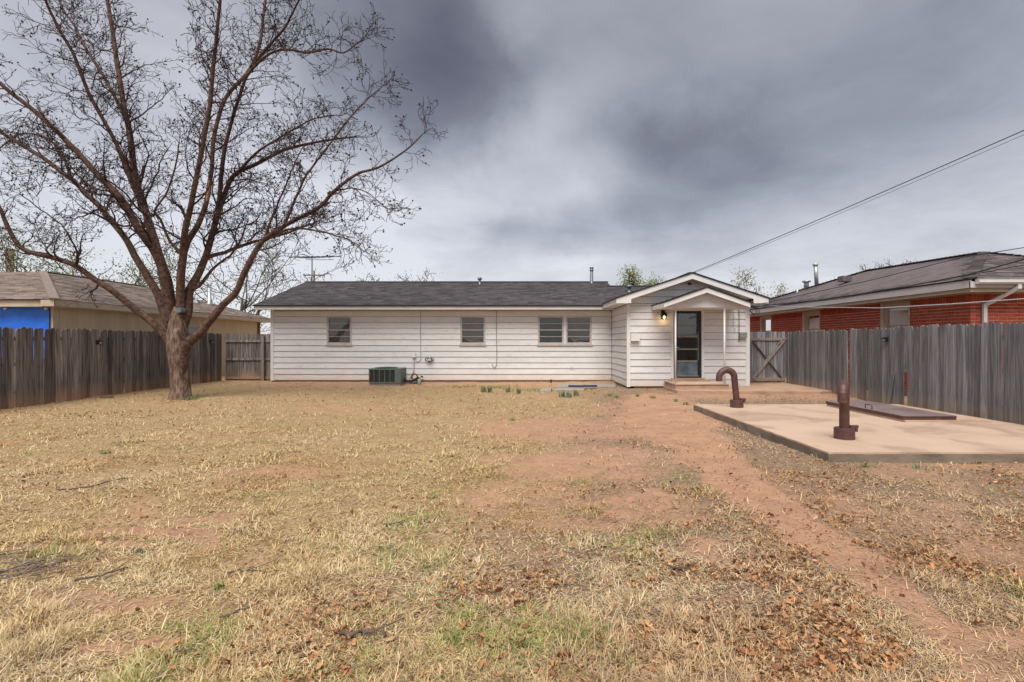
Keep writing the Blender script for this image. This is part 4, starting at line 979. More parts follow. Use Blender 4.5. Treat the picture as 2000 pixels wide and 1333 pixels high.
# ------------------------------------------------------------------ neighbour on the right, red brick
def build_right_neighbour():
    ex, y0, y1 = 10.1, 11.45, 25.0; ez = 2.86; wx, wy = 10.5, 11.9; top = 2.56
    t = thing('neighbour_house', 'red brick neighbour house with plum shingle roof behind the right fence', 'house', (wx, wy, 0))
    wins = [(px_ / 1.0) for px_ in ()]
    W_ = [(10.5 / (1778 - VX) * F, 10.5 / (1723 - VX) * F), (10.5 / (1602.5 - VX) * F, 10.5 / (1570 - VX) * F), (10.5 / (1507.5 - VX) * F, 10.5 / (1487 - VX) * F)]
    mb = MB(); ys = [wy] + [v for w in W_ for v in w] + [24.6]
    for i in range(0, len(ys), 2): mb.poly([(wx + .006, ys[i], 0), (wx + .006, ys[i + 1], 0), (wx + .006, ys[i + 1], 2.6), (wx + .006, ys[i], 2.6)])
    for a, b in W_: mb.poly([(wx + .006, a, 0), (wx + .006, b, 0), (wx + .006, b, 1.30), (wx + .006, a, 1.30)])
    mb.poly([(wx + .006, wy + .006, 0), (17, wy + .006, 0), (17, wy + .006, 2.6), (wx + .006, wy + .006, 2.6)]); wall = mb.build('wall', 'mortar', t)
    # bricks: the nearest ones singly, the rest as one mesh
    bl, bh, j = .200, .060, .019
    bm_ = MB().box(0, bl, 0, .05, 0, bh).build('brick', 'brick', None, mesh_only=True)
    sold = MB().box(0, bh, 0, .05, 0, .20).build('brick', 'brick', None, mesh_only=True)
    rest = MB(); cand = []
    zs0 = top - .205; rows = [(zs0, True)]; z = zs0 - (bh + j); k = 0
    while z > 0: rows.append((z, False)); z -= bh + j
    for r, (z, soldier) in enumerate(rows):
        w = bh if soldier else bl; step = w + j; off = 0 if (soldier or r % 2) else step / 2
        for face in ('side', 'front'):
            o0, lim = (wy, 24.5) if face == 'side' else (wx, 17.0)
            s = o0 + .001 - off
            while s < lim:
                segs = [(max(s, o0 + .001), min(s + w, lim))]
                if face == 'side' and z + .03 > 1.30:
                    for a, b in W_: segs = [q for (p, e) in segs for q in ((p, min(e, a)), (max(p, b), e)) if q[1] - q[0] > .02]
                for p, e in segs:
                    if e - p > .02: cand.append((face, p, e - p, z, soldier))
                s += step
    def seen(c):
        f, p, w, z, s = c
        X, Y = (wx, p) if f == 'side' else (p, wy)
        return z > 1.74 and VX + X / Y * F < 2040
    near = set(sorted([c for c in cand if seen(c)], key=lambda c: c[1] + (0 if c[0] == 'side' else -3))[:298])
    for c in cand:
        f, p, w, z, s = c; h = .20 if s else bh; full = bh if s else bl; pr = random.uniform(-.003, .003)
        if c in near:
            me = sold if s else bm_
            if f == 'side': link('brick', me, wall, (wx - .006 + pr + .05, p, z), (0, 0, R(90)), (w / full, 1, 1))
            else: link('brick', me, wall, (p, wy - .006 + pr, z), (0, 0, 0), (w / full, 1, 1))
        else:
            if f == 'side': rest.box(wx - .006 + pr, wx + .004, p, p + w, z, z + h)
            else: rest.box(p, p + w, wy - .006 + pr, wy + .004, z, z + h)
    rest.build('brick_field', 'brick', wall)['kind'] = 'stuff'
    Tn = lambda u, v, d: (wx - .006 - d + .05, u, v)
    for a, b in W_:
        window(Tn, a + .05, b - .10, 1.36, 2.44, t, 'blind', frame='cream_frame', glass='glass_far', split=False)
        MB().box(wx - .05, wx + .02, b - .10, b, 1.30, 2.56).build('window_trim', 'cream_frame', t); MB().box(wx - .03, wx + .02, a, b - .10, 2.44, 2.56).build('window_trim', 'cream_frame', t)
        MB().box(wx - .02, wx + .02, a, a + .05, 1.30, 2.44).build('window_trim', 'cream_frame', t)
    # eaves
    MB().box(ex, ex + .03, y0, y1, 2.66, 2.835).build('fascia', 'grey_fascia', t); MB().box(ex + .0, 17, y0 - .004, y0 + .026, 2.66, 2.80).build('fascia', 'grey_fascia', t)
    MB().box(ex + .03, 17, y0 + .03, y1, 2.575, 2.59).build('soffit', 'cream_frame', t)
    MB().box(ex + .05, ex + .07, y0 + .05, y1, 2.59, 2.68).build('frieze', 'cream_frame', t)
    MB().box(ex + .07, 17, y0 + .05, y0 + .07, 2.59, 2.68).build('frieze', 'cream_frame', t)
    MB().box(ex - .02, ex + .02, y0 - .02, y1, 2.838, 2.858).build('drip_edge', 'drip', t)
    rx, ry0, ry1, rz0, rz1 = 13.3, 14.65, 19.5, 3.99, 4.15
    r = MB(); r.poly([(16.5, y0, ez), (16.5, y1, ez), (rx, ry1, rz1), (rx, ry0, rz0)]); roof = r.build('roof', 'shingle_plum', t)
    shingles('shingle_courses', roof, ((ex - .03, y0 - .03, ez), (ex - .03, y1, ez), (rx, ry1, rz1), (rx, ry0, rz0)), 'shingle_plum', .14, .34)['kind'] = 'stuff'
    shingles('shingle_courses', roof, ((ex - .03, y0 - .03, ez), (16.5, y0 - .03, ez), (rx + .03, ry0, rz0), (rx, ry0, rz0)), 'shingle_plum', .14, .34)['kind'] = 'stuff'
    shingles('shingle_courses', roof, ((ex - .03, y1, ez), (16.5, y1, ez), (rx + .03, ry1, rz1), (rx, ry1, rz1)), 'shingle_plum', .14, .34)['kind'] = 'stuff'
    mb = MB()
    for a, b in (((ex, y0, ez), (rx, ry0, rz0)), ((rx, ry0, rz0), (rx, ry1, rz1)), ((rx, ry1, rz1), (ex, y1, ez)), ((16.5, y0, ez), (rx, ry0, rz0))):
        a, b = Vector(a), Vector(b); n = int((b - a).length / .16)
        for k in range(n): p, q = lerp(a, b, k / n), lerp(a, b, (k + .96) / n); mb.bar(p + Vector((0, 0, .035)), q + Vector((0, 0, .022)), .24, .018)
    mb.build('ridge_cap', 'shingle_plum', roof)
    # gutter and downspout on the near end
    g = MB(); P = [(0, 0), (.0, -.10), (-.08, -.12), (-.115, -.08), (-.115, -.02), (-.125, 0)]
    g.prism([(ex + .10, y0 - .006 + a, 2.85 + b) for a, b in P], (6.9, 0, 0)); g.build('gutter', 'gutter', t)
    X1, X0 = px(1990, y0 - .06), px(1923, wy - .06)
    d = MB(); d.bar((X1, y0 - .06, 2.76), (X1, y0 - .06, 2.63), .08, .06, (0, 1, 0)); d.bar((X1, y0 - .06, 2.66), (X0, wy - .06, 2.30), .08, .06, (0, 1, 0)); d.bar((X0, wy - .06, 2.33), (X0, wy - .06, .1), .08, .06, (0, 1, 0)); d.build('downspout', 'gutter', t)
    # roof vents
    def spot(x, y):
        for k in range(700):
            Y = 11.5 + k * .02; X = px(x, Y)
            if X < ex or X > rx: continue
            zr = ez + (X - ex) * (rz0 - ez) / (rx - ex)
            if pz(y, Y) >= zr and Y > 12: return X, Y, zr
        return None
    for x, yb, yt, rr, nm in ((1595, 553, 518, .085, 'stack'), (1575, 559, 550, .11, 'cap'), (1557, 576, 565, .05, 'p'), (1568, 566, 559, .04, 'p'), (1632.5, 553, 540, .045, 'p')):
        Yv = px(1, 1) and None
        Y = 19.0 if x < 1600 else 18.2
        best = None
        for k in range(300):
            Yk = 13 + k * .04; Xk = px(x, Yk)
            if not ex < Xk < rx: continue
            e = abs(pz(yb, Yk) - (ez + (Xk - ex) * (rz0 - ez) / (rx - ex)))
            if best is None or e < best[0]: best = (e, Yk)
        Y = best[1]; X = px(x, Y); zb, zt_ = pz(yb, Y) - .08, pz(yt, Y)
        mb = MB(); mb.tube([(X, Y, zb), (X - (.05 if nm == 'stack' else 0), Y, zt_)], rr, 12)
        if nm == 'stack': mb.lathe((X - .05, Y, zt_), [(rr, -.04), (rr * 1.35, -.02), (rr * 1.35, .05), (.01, .07)], 12)
        if nm == 'cap': mb.lathe((X, Y, zt_), [(rr, -.06), (rr * 1.8, -.03), (rr * 1.6, .03), (.01, .07)], 12)
        mb.build('vent_pipe', 'galv_light', t, True)
    Y = 18.6; X = px(1650, Y); z = pz(541, Y); mb = MB(); mb.box(X - .17, X + .17, Y - .15, Y + .15, z - .18, z + .02); mb.build('roof_vent', 'shingle_plum', t)
build_right_neighbour()

# ------------------------------------------------------------------ trees
class Wood:
    """branches collected as tubes"""
    def __init__(s): s.mb = MB(); s.tips = []
    def crooked(s, p, d, ln, r, seg, wob, up, rend=.35, n=4, minr=.004):
        pts, rr = [p.copy()], [r]; d = d.normalized()
        for i in range(seg):
            d = (d + Vector((random.gauss(0, wob), random.gauss(0, wob), random.gauss(0, wob) + up))).normalized()
            p = p + d * (ln / seg); pts.append(p.copy()); rr.append(max(minr, r * (1 - (1 - rend) * (i + 1) / seg)))
        s.mb.tube(pts, rr, n, cap=False); return pts, rr
def side_dir(t, ang):
    o = t.orthogonal().normalized(); o.rotate(Matrix.Rotation(random.uniform(0, 2 * math.pi), 3, t)); return (t * math.cos(ang) + o * math.sin(ang)).normalized()
def grow(w, pts, rr, level, cfg):
    """children along a branch: cfg[level] = (spacing, len lo, len hi, radius factor, segments, wobble, up, start fraction)"""
    if level >= len(cfg):
        w.tips.append(pts[-1]); return
    sp, lo, hi, rf, seg, wob, up, st = cfg[level]
    L = [0]
    for a, b in zip(pts[:-1], pts[1:]): L.append(L[-1] + (b - a).length)
    tot = L[-1]; s = tot * st + random.random() * sp
    while s < tot:
        k = max(i for i in range(len(L)) if L[i] <= s); k = min(k, len(pts) - 2); f = (s - L[k]) / max(1e-6, L[k + 1] - L[k])
        p = pts[k].lerp(pts[k + 1], f); r = rr[k] * (1 - f) + rr[k + 1] * f; t = (pts[k + 1] - pts[k]).normalized()
        fall = (.25 + .75 * (1 - s / tot)) if level == 0 else .55 + .45 * (1 - s / tot)
        q, q_r = w.crooked(p, side_dir(t, random.uniform(.55, 1.15)), random.uniform(lo, hi) * fall, max(.006, min(r * rf, r * .8)), seg, wob, up, n=5 if level == 0 else 3 if level > 1 else 4, minr=cfg_min)
        grow(w, q, q_r, level + 1, cfg); s += sp * random.uniform(.6, 1.4)
    if level > 0 or True:
        # the end of the branch forks into fine twigs as well
        for _ in range(2):
            t = (pts[-1] - pts[-2]).normalized()
            q, q_r = w.crooked(pts[-1], side_dir(t, random.uniform(.2, .6)), random.uniform(lo, hi) * (.28 if level == 0 else .6), max(.005, rr[-1] * .9), seg, wob, up, n=3, minr=cfg_min)
            if level + 1 < len(cfg): grow(w, q, q_r, level + 1, cfg)
            else: w.tips.append(q[-1])
cfg_min = .0052

def build_big_tree():
    BX, BY = -8.72, 13.2
    t = thing('bare_tree', 'large bare spreading tree with dark seed clusters standing before the left fence', 'tree', (BX, BY, 0))
    def P(x, y, dy): Y = BY + dy; return Vector((px(x, Y), Y, pz(y, Y)))
    # trunk with root flare and bark ridges
    prof = [(353, 790, 28), (353, 783, 23), (353, 775, 19.5), (353, 757, 17.2), (352, 735, 16.8), (351, 715, 17.4), (350, 698, 18.8), (349, 682, 21), (348, 668, 21), (347, 652, 18.5), (347, 634, 16), (348, 615, 13.5), (349, 600, 9)]
    mb = MB(); n = 40; pts = [P(x, y, 0) for x, y, r in prof]; i0 = 0
    ring = []
    for k, ((x, y, r), p) in enumerate(zip(prof, pts)):
        R_ = r * BY / F
        for j in range(n):
            a = 2 * math.pi * j / n; lump = 1 + .07 * mnoise.noise((math.cos(a) * 1.6, math.sin(a) * 1.6, p.z * .9)) + .05 * mnoise.noise((math.cos(a) * 6, math.sin(a) * 6, p.z * 2.2))
            if k < 4: lump += (.20 - .05 * k) * max(0, math.sin(a * 5 + 1)) * .6
            mb.v.append((p.x + R_ * lump * math.cos(a), p.y + R_ * .95 * lump * math.sin(a), p.z))
    for k in range(len(prof) - 1):
        for j in range(n): a = k * n + j; b = k * n + (j + 1) % n; mb.f.append((a, b, b + n, a + n))
    mb.f.append(tuple((len(prof) - 1) * n + j for j in range(n)))
    trunk = mb.build('trunk', 'bark', t, True)
    mb = MB(); q = P(343, 646, -.33); mb.tube([q + Vector((0, .1, 0)), q + Vector((0, -.02, 0))], .055, 10); mb.build('cut_stub', 'cut_wood', trunk)
    mb = MB(); q = P(350, 606, -.22); mb.tube([q + Vector((0, .15, 0)), q + Vector((0, -.03, .0))], .07, 10); mb.build('cut_stub', 'galv', trunk)
    # limbs traced: (points in the photograph, start radius px, end radius px, depth drift in metres)
    LIMBS = [
        ([(345, 712), (338, 686), (327, 662), (299, 631), (260, 601), (230, 577), (200, 556), (148, 520), (108, 505), (62, 494), (34, 477), (13, 439), (0, 408), (-28, 360), (-60, 300)], 13, 4, -1.3),
        ([(335, 640), (323, 616), (311, 580), (290, 544), (266, 505), (245, 466), (218, 433), (200, 409), (172, 383), (142, 353), (86, 310), (40, 282), (0, 258), (-60, 222), (-120, 170)], 13, 3.5, 1.6),
        ([(340, 640), (332, 607), (320, 535), (302, 490), (284, 466), (260, 430), (241, 396), (232, 383), (189, 340), (150, 297), (103, 249), (43, 198), (0, 163), (-60, 110), (-100, 40)], 16, 4, -1.9),
        ([(338, 630), (332, 590), (326, 550), (305, 484), (290, 430), (280, 400), (262, 335), (254, 267), (241, 202), (228, 116), (215, 34), (205, -30), (190, -110)], 16, 3.5, 1.4),
        ([(280, 400), (262, 368), (240, 310), (215, 258), (172, 180), (142, 103), (99, 26), (84, -20), (60, -90)], 8, 3, -2.0),
        ([(257, 290), (248, 241), (206, 155), (172, 103), (146, 52), (120, 13), (108, -40)], 6, 2.5, 2.4),
        ([(350, 640), (353, 598), (353, 544), (359, 490), (359, 465), (368, 424), (374, 396), (391, 310), (408, 215), (417, 129), (426, 43), (430, -20), (428, -110)], 13, 3.5, -1.7),
        ([(359, 492), (366, 475), (386, 440), (400, 404), (413, 340), (416, 279), (434, 206), (462, 165), (490, 133), (507, 86), (516, 21), (522, -30), (530, -100)], 9, 3, 1.5),
        ([(356, 640), (366, 610), (371, 568), (392, 526), (410, 475), (422, 430), (432, 400), (456, 344), (507, 318), (559, 292), (636, 275), (690, 268)], 14, 2.5, 1.2),
        ([(428, 410), (434, 322), (447, 258), (469, 185), (490, 138), (540, 99), (602, 103), (640, 96), (671, 103), (705, 80)], 6.5, 2, -1.5),
        ([(395, 520), (407, 503), (440, 493), (470, 481), (509, 469), (559, 456), (600, 440)], 7, 3, 1.3),
        ([(354, 728), (358, 692), (371, 668), (392, 649), (410, 628), (434, 598), (461, 571), (479, 529), (500, 490), (520, 465), (559, 439), (619, 408), (654, 374), (697, 340), (740, 327), (795, 292), (826, 262)], 15, 1.6, -1.1),
        ([(556, 440), (572, 400), (598, 344), (636, 292), (675, 241), (710, 202), (748, 168)], 4.5, 1.5, .8),
        ([(516, 468), (533, 421), (559, 361), (572, 327), (590, 290)], 4, 1.5, -1.0),
        ([(525, 462), (572, 447), (623, 452), (667, 464), (697, 477), (707, 495)], 4, 1.2, -1.2),
        ([(490, 135), (520, 96), (555, 56), (576, 17), (600, -30)], 5, 2, -1.6),
        ([(452, 350), (499, 301), (550, 267), (615, 232), (660, 225)], 4.5, 1.5, -1.3),
        ([(356, 500), (350, 493), (329, 466), (314, 430), (302, 412), (327, 374), (344, 318), (350, 280)], 5, 2, -1.2),
        ([(376, 565), (392, 556), (410, 532), (422, 520), (449, 499), (470, 470), (480, 440)], 6, 2, .9),
        ([(148, 522), (152, 500), (140, 470), (120, 440), (80, 410), (40, 380)], 3.5, 1.5, -1.0),
        ([(142, 355), (120, 300), (90, 270), (40, 262), (0, 290)], 4, 2, .9),
        ([(654, 374), (690, 368), (720, 378), (740, 395), (752, 405)], 2.4, 1.0, -.4),
    ]
    w = Wood(); base_off = {}
    cfg = [(.22, .9, 2.2, .36, 8, .25, .03, .24), (.17, .35, .95, .5, 5, .32, .02, .10), (.14, .12, .38, .7, 3, .36, .03, .15)]
    starts = {}
    for li, (pp, r0, r1, drift) in enumerate(LIMBS):
        # smooth the traced line and let it drift in depth; forks start at the depth of the limb they leave
        d0 = 0.0
        if li in starts: d0 = starts[li]
        n = len(pp); fine = []
        for i in range(n - 1):
            for k in range(4):
                u = k / 4; a, b, c, d = pp[max(i - 1, 0)], pp[i], pp[i + 1], pp[min(i + 2, n - 1)]
                f = lambda q: .5 * (2 * b[q] + (c[q] - a[q]) * u + (2 * a[q] - 5 * b[q] + 4 * c[q] - d[q]) * u * u + (3 * b[q] - a[q] - 3 * c[q] + d[q]) * u ** 3)
                fine.append((f(0), f(1)))
        fine.append(pp[-1]); m = len(fine); pts, rr = [], []
        first = pp[0]
        if li in (4, 5, 7, 9, 10, 12, 13, 14, 15, 16, 17, 18, 19, 20, 21):
            best = min(((abs(first[0] - x) + abs(first[1] - y)), dep) for lj, (x, y, dep) in ALL) if (ALL := base_off.get('all')) else (0, 0)
            d0 = best[1]
        for i, (x, y) in enumerate(fine):
            u = i / (m - 1); dep = d0 + drift * u ** 1.25 + .05 * math.sin(u * 9 + li)
            p = P(x, y, dep); r = (r0 * (1 - u) ** .9 + r1 * (1 - (1 - u) ** .9)) * (.70 - .12 * min(1, u * 3)) * (BY + dep) / F
            pts.append(p + Vector((mnoise.noise((li, u * 14, 0)), 0, mnoise.noise((li, 7, u * 14)))) * .022); rr.append(r)
            base_off.setdefault('all', []).append((li, (x, y, dep)))
        mb = MB(); mb.tube(pts, rr, 12 if r0 > 7 else 8)
        lm = mb.build('limb', 'bark_limb', t, True)
        if li == 7:
            a = [P(x, y, d0 + drift * .3 ) for x, y in ((404, 402), (411, 385), (418, 365), (424, 345))]
            k0 = min(range(m), key=lambda i: abs(fine[i][1] - 402)); k1 = min(range(m), key=lambda i: abs(fine[i][1] - 345))
            MB().tube([pts[k] + Vector((rr[k] * .30, -rr[k] * .42, 0)) for k in range(k0, k1 + 1)], [rr[k] * (.62 if k0 < k < k1 else .2) for k in range(k0, k1 + 1)], 8).build('stripped_bark', 'fresh_wood', lm, True)
        c = list(cfg)
        if r0 < 6: c[0] = (.24, .5, 1.45, .45, 7, .28, .03, .10)
        if li == 0: c[0] = (.42, .6, 1.5, .45, 7, .28, .05, .38)
        if li == 11: c[0] = (.36, .7, 1.6, .42, 7, .24, .03, .42)
        grow(w, pts, rr, 0, c)
    w.mb.build('branches', 'twig', t)['kind'] = 'stuff'
    # seed clusters at twig ends
    tips = [p for p in w.tips if random.random() < .17]
    mb = MB()
    for p in tips:
        for _ in range(random.choice((1, 1, 2))):
            s = random.uniform(.015, .032); c = p + Vector((random.gauss(0, .02), random.gauss(0, .02), random.gauss(0, .02))); i = len(mb.v)
            mb.v += [tuple(c + Vector(d) * s * random.uniform(.7, 1.25)) for d in ((1, 0, 0), (0, 1, 0), (-1, 0, 0), (0, -1, 0), (0, 0, 1), (0, 0, -1))]
            mb.f += [(i + a, i + b, i + c_) for a, b, c_ in ((0, 1, 4), (1, 2, 4), (2, 3, 4), (3, 0, 4), (1, 0, 5), (2, 1, 5), (3, 2, 5), (0, 3, 5))]
    mb.build('seed_clusters', 'pod', t)['kind'] = 'stuff'
    print('tree tips', len(w.tips), 'pods', len(tips), 'branch faces', len(w.mb.f))
build_big_tree()

def back_tree(name, label, x, Y, ytop, wpx, leaf, leafn, lsize, ybase=None, stems=1, dense=1.0, lean=0.0, seed=1, tall=1.08, mat_w='far_twig'):
    global cfg_min
    random.seed(seed); cfg_min = .00048 * Y
    X = px(x, Y); H = pz(ytop, Y) * tall; wd = wpx * Y / F / 2
    t = thing(name, label, 'tree', (X, Y, 0), 'trees beyond the houses')
    tr = MB(); w = Wood(); k = H / 7.0
    for s in range(stems):
        a = 2 * math.pi * (s + random.random() * .5) / stems; sx = math.cos(a) * .15 * stems
        pts = [Vector((X + sx * .3, Y, -.1))]; rr = [.20 * k / math.sqrt(stems)]
        for i in range(1, 7): pts.append(Vector((X + sx * (.3 + i * .22) + lean * i / 6 + random.gauss(0, .07) * k, Y + math.sin(a) * .1 * i + random.gauss(0, .07) * k, H * .45 * i / 6))); rr.append(rr[0] * (1 - .5 * i / 6))
        tr.tube(pts, rr, 8)
        nl = max(4, int(9 / stems * 1.3))
        for b in range(nl):
            i = random.randint(2, 6); p = pts[i]; az = 2 * math.pi * b / nl + random.random(); el = random.uniform(.35, 1.2)
            dr = Vector((math.cos(az) * math.cos(el) * wd / (H * .35), math.sin(az) * math.cos(el) * wd / (H * .35), math.sin(el)))
            ln = (H - p.z) * random.uniform(.72, .98) / max(.45, dr.normalized().z) * .8; ln = min(ln, H * .62)
            q, q_r = w.crooked(p, dr, ln, rr[i] * .5, 8, .13, .04, .25, 5, cfg_min)
            grow(w, q, q_r, 0, [(.55 * k / dense, .9 * k, 1.9 * k, .5, 5, .22, .05, .2), (.34 * k / dense, .35 * k, .9 * k, .6, 4, .28, .03, .15)])
    tr.build('trunk', mat_w, t, True)
    w.mb.build('crown', mat_w, t)['kind'] = 'stuff'
    if leafn:
        mb = MB(); T = w.tips
        for _ in range(leafn):
            p = random.choice(T) + Vector((random.gauss(0, .32), random.gauss(0, .32), random.gauss(0, .22))) * k
            u = Vector((random.gauss(0, 1), random.gauss(0, 1), random.gauss(0, 1))).normalized(); v = u.orthogonal().normalized(); s = lsize * random.uniform(.6, 1.4)
            mb.poly([p - u * s, p + v * s * .5, p + u * s, p - v * s * .5])
        mb.build('leaves', leaf, t)['kind'] = 'stuff'
    return t
back_tree('budding_tree', 'budding tree with yellow green haze left of the big trunk behind the tan house', 175, 27, 432, 340, 'bud_green', 9000, .05, stems=3, seed=3, dense=1.5)
back_tree('bare_tree', 'grey bare tree at the far left edge behind the tan house roof', 20, 34, 478, 190, 'bud_green', 1500, .05, seed=5, dense=1.5)
back_tree('bare_tree', 'bare twiggy tree between the big trunk and the white house roof', 450, 29, 448, 300, 'bud_green', 1800, .045, stems=3, seed=8, lean=1.2, dense=1.6)
back_tree('bare_tree', 'small bare tree top rising over the middle of the white house ridge', 785, 52, 529, 110, 'bud_grey', 1500, .07, seed=11, dense=1.5)
back_tree('leafy_tree', 'green leafing tree top just left of the entry gable', 1258, 44, 539, 190, 'bud_green', 16000, .085, seed=13, stems=3, dense=1.4, tall=1.02)
back_tree('leafy_tree', 'olive leafing tree between the entry gable and the brick house', 1488, 36, 536, 190, 'bud_olive', 10000, .075, seed=17, stems=3, dense=1.4, tall=1.05)
back_tree('bare_tree', 'faint bare tree top behind the brick house ridge', 1765, 44, 506, 90, 'bud_grey', 1200, .07, seed=19, dense=1.4, tall=1.02)
random.seed(99)

# ------------------------------------------------------------------ poles, antenna and wires
def build_poles():
    Y = 60; X = px(613.5, Y)
    t = thing('utility_pole', 'distant wooden utility pole with one crossarm behind the white house ridge', 'utility pole', (X, Y, 0))
    MB().tube([(X, Y, -.2), (X, Y, pz(529, Y))], [.17, .11], 10).build('pole', 'pole_wood', t, True)
    MB().box(px(593, Y), px(635, Y), Y - .2, Y - .08, pz(539.5, Y), pz(537.2, Y)).build('crossarm', 'pole_wood', t)
    for x in (595, 604, 624, 633): MB().lathe((px(x, Y), Y - .14, pz(537.2, Y)), [(.04, 0), (.06, .06), (.03, .14)], 8).build('insulator', 'galv', t)
    Y = 40; X = px(20.5, Y)
    t = thing('utility_pole', 'thick wooden pole rising behind the tan house at the left edge', 'utility pole', (X, Y, 0))
    MB().tube([(X, Y, -.2), (X, Y, pz(487, Y))], [.24, .21], 12).build('pole', 'pole_wood', t, True)
    MB().tube([(X - .24, Y - .1, .2), (X - .22, Y - .1, pz(489, Y))], .05, 8).build('conduit', 'galv', t)
    # television antenna on the back slope
    Y = 22.3; X = px(609.5, Y); zr = RZ - (Y - RY) * .304
    t = thing('television_antenna', 'thin rooftop television antenna at the left end of the white house', 'antenna', (X, Y, zr))
    zt = pz(500, Y); MB().tube([(X, Y, zr - .05), (X, Y, zt)], .026, 8).build('mast', 'galv', t)
    a, b = Vector((px(577, Y), Y + .2, pz(502, Y))), Vector((px(673, Y), Y - .5, pz(504.5, Y)))
    MB().tube([a, b], .020, 6).build('boom', 'galv', t)
    for i, u in enumerate((.02, .12, .22, .33, .42, .50, .6, .72, .86)):
        p = lerp(a, b, u); h = .55 - .035 * i; dv = Vector((.45 * h, h, .10 * h))
        MB().tube([p - dv, p + dv], .013, 5).build('element', 'galv', t)
    p = lerp(a, b, .3); MB().tube([p + Vector((-.2, 0, -.1)), p + Vector((1.15, -.3, -.16))], .014, 5).build('boom_brace', 'galv', t)
    MB().tube([(X - .13, Y + .3, zr - .08), (X, Y, pz(520, Y))], .008, 5).build('stay', 'galv', t)
build_poles()
def wire(name, label, pts, r, m, sag=0.0, n=24, grp=None):
    pts = [Vector(p) for p in pts]; out = []
    for i, (a, b) in enumerate(zip(pts[:-1], pts[1:])):
        for k in range(n + (1 if i == len(pts) - 2 else 0)):
            u = k / n; p = a.lerp(b, u); p.z -= sag * 4 * u * (1 - u); out.append(p)
    mb = MB(); mb.tube(out, r, 6); return tag(mb.build(name, m), label, 'wire', grp)
A = Vector((px(1338, 16.2), 16.2, pz(539, 16.2))); B = Vector((px(2000, 9.0), 9.0, pz(244, 9.0))); Ex = B + (B - A) * .8
wire('service_cable', 'overhead service cable rising from the entry gable to the upper right', [A, Ex], .0085, 'wire', .10, 40)
wire('telephone_cable', 'thinner cable hanging just under the overhead service cable', [A + Vector((.03, 0, -.02)), Ex + Vector((.02, 0, -.05))], .004, 'wire', .13, 40)
k = lambda x, y, Y: (px(x, Y), Y, pz(y, Y))
wire('house_cable', 'thick black cable draped along the brick house eave toward the entry corner', [k(1462, 600, 15.3), k(1600, 587, 11.2), k(1760, 562, 9.7), k(1890, 537, 9.2), k(2000, 507, 8.8), k(2300, 420, 8.0)], .013, 'wire', .0, 8)
wire('house_cable', 'thin black cable crossing the plum roof to the right edge', [k(1466, 598, 15.3), k(1700, 548, 10.5), k(1880, 503, 9.4), k(2000, 484, 8.9), k(2300, 430, 8.0)], .007, 'wire', .0, 8)
wire('house_cable', 'thin black cable low across the plum roof near the gutter', [k(1466, 602, 15.3), k(1640, 584, 11.0), k(1880, 540, 9.3), k(2000, 518, 8.8), k(2300, 450, 8.0)], .007, 'wire', .0, 8)
wire('house_cable', 'pale twisted cable running level in front of the red bricks', [k(1466, 596, 15.2), k(1560, 600, 12.6), k(1720, 602, 10.6), k(1860, 594, 9.6), k(2000, 584, 8.9), k(2300, 560, 8.0)], .009, 'wire_grey', .0, 8)
for i in range(3): wire('loose_cable', ('short loose cable loop, innermost of three at the entry roof corner', 'short loose cable loop, middle of three at the entry roof corner', 'short loose cable loop, outermost of three at the entry roof corner')[i], [k(1466, 597, 15.25), k(1474 + 4 * i, 603, 15.2), k(1478 + 3 * i, 609 + i, 15.2), k(1470 + 2 * i, 615, 15.25), k(1464, 607, 15.3)], .007, 'wire', .0, 4)

# ------------------------------------------------------------------ small things on the ground
def flat_stone(name, label, poly, z, h, m='stone'):
    mb = MB(); c = (sum(p[0] for p in poly) / len(poly), sum(p[1] for p in poly) / len(poly))
    top = [(c[0] + (x - c[0]) * .97, c[1] + (y - c[1]) * .97, z + h) for x, y in poly]; low = [(x, y, z - .04) for x, y in poly]; n = len(poly)
    mb.v = low + [(x, y, z + h * .7) for x, y in poly] + top; mb.f = [tuple(range(2 * n, 3 * n))]
    for s in range(2):
        for k_ in range(n): j = (k_ + 1) % n; mb.f.append((s * n + k_, s * n + j, (s + 1) * n + j, (s + 1) * n + k_))
    return tag(mb.build(name, m), label, 'paver', 'flat pavers by the house')
def gp(x, y): return gnd(x, y)
def quad(xa, xb, ya, yb): return [gp(xa, yb), gp(xb, yb), gp(xb + 2, ya), gp(xa + 6, ya)]
flat_stone('paver', 'large pale flat paver nearest the wing corner', quad(1140, 1202, 752.5, 758), .02, .03)
flat_stone('paver', 'long grey flat paver beside the white house wall', quad(1085, 1138, 753.5, 758.5), .02, .03)
flat_stone('paver', 'small flat paver at the left end of the row near the house', quad(1054, 1076, 760, 765.5), .01, .03)
flat_stone('paver', 'narrow flat paver strip in front of the row near the house', quad(1080, 1140, 760.5, 764.5), .01, .03)
X, Y = gp(1110, 759); X2, Y2 = gp(1166, 758.5)
tag(MB().tube([(X, Y, .075), ((X + X2) / 2, Y, .078), (X2, Y2, .070)], .028, 8).build('pipe_piece', 'blue_pipe', None, True), 'short dark blue pipe lying on the flat pavers', 'pipe')

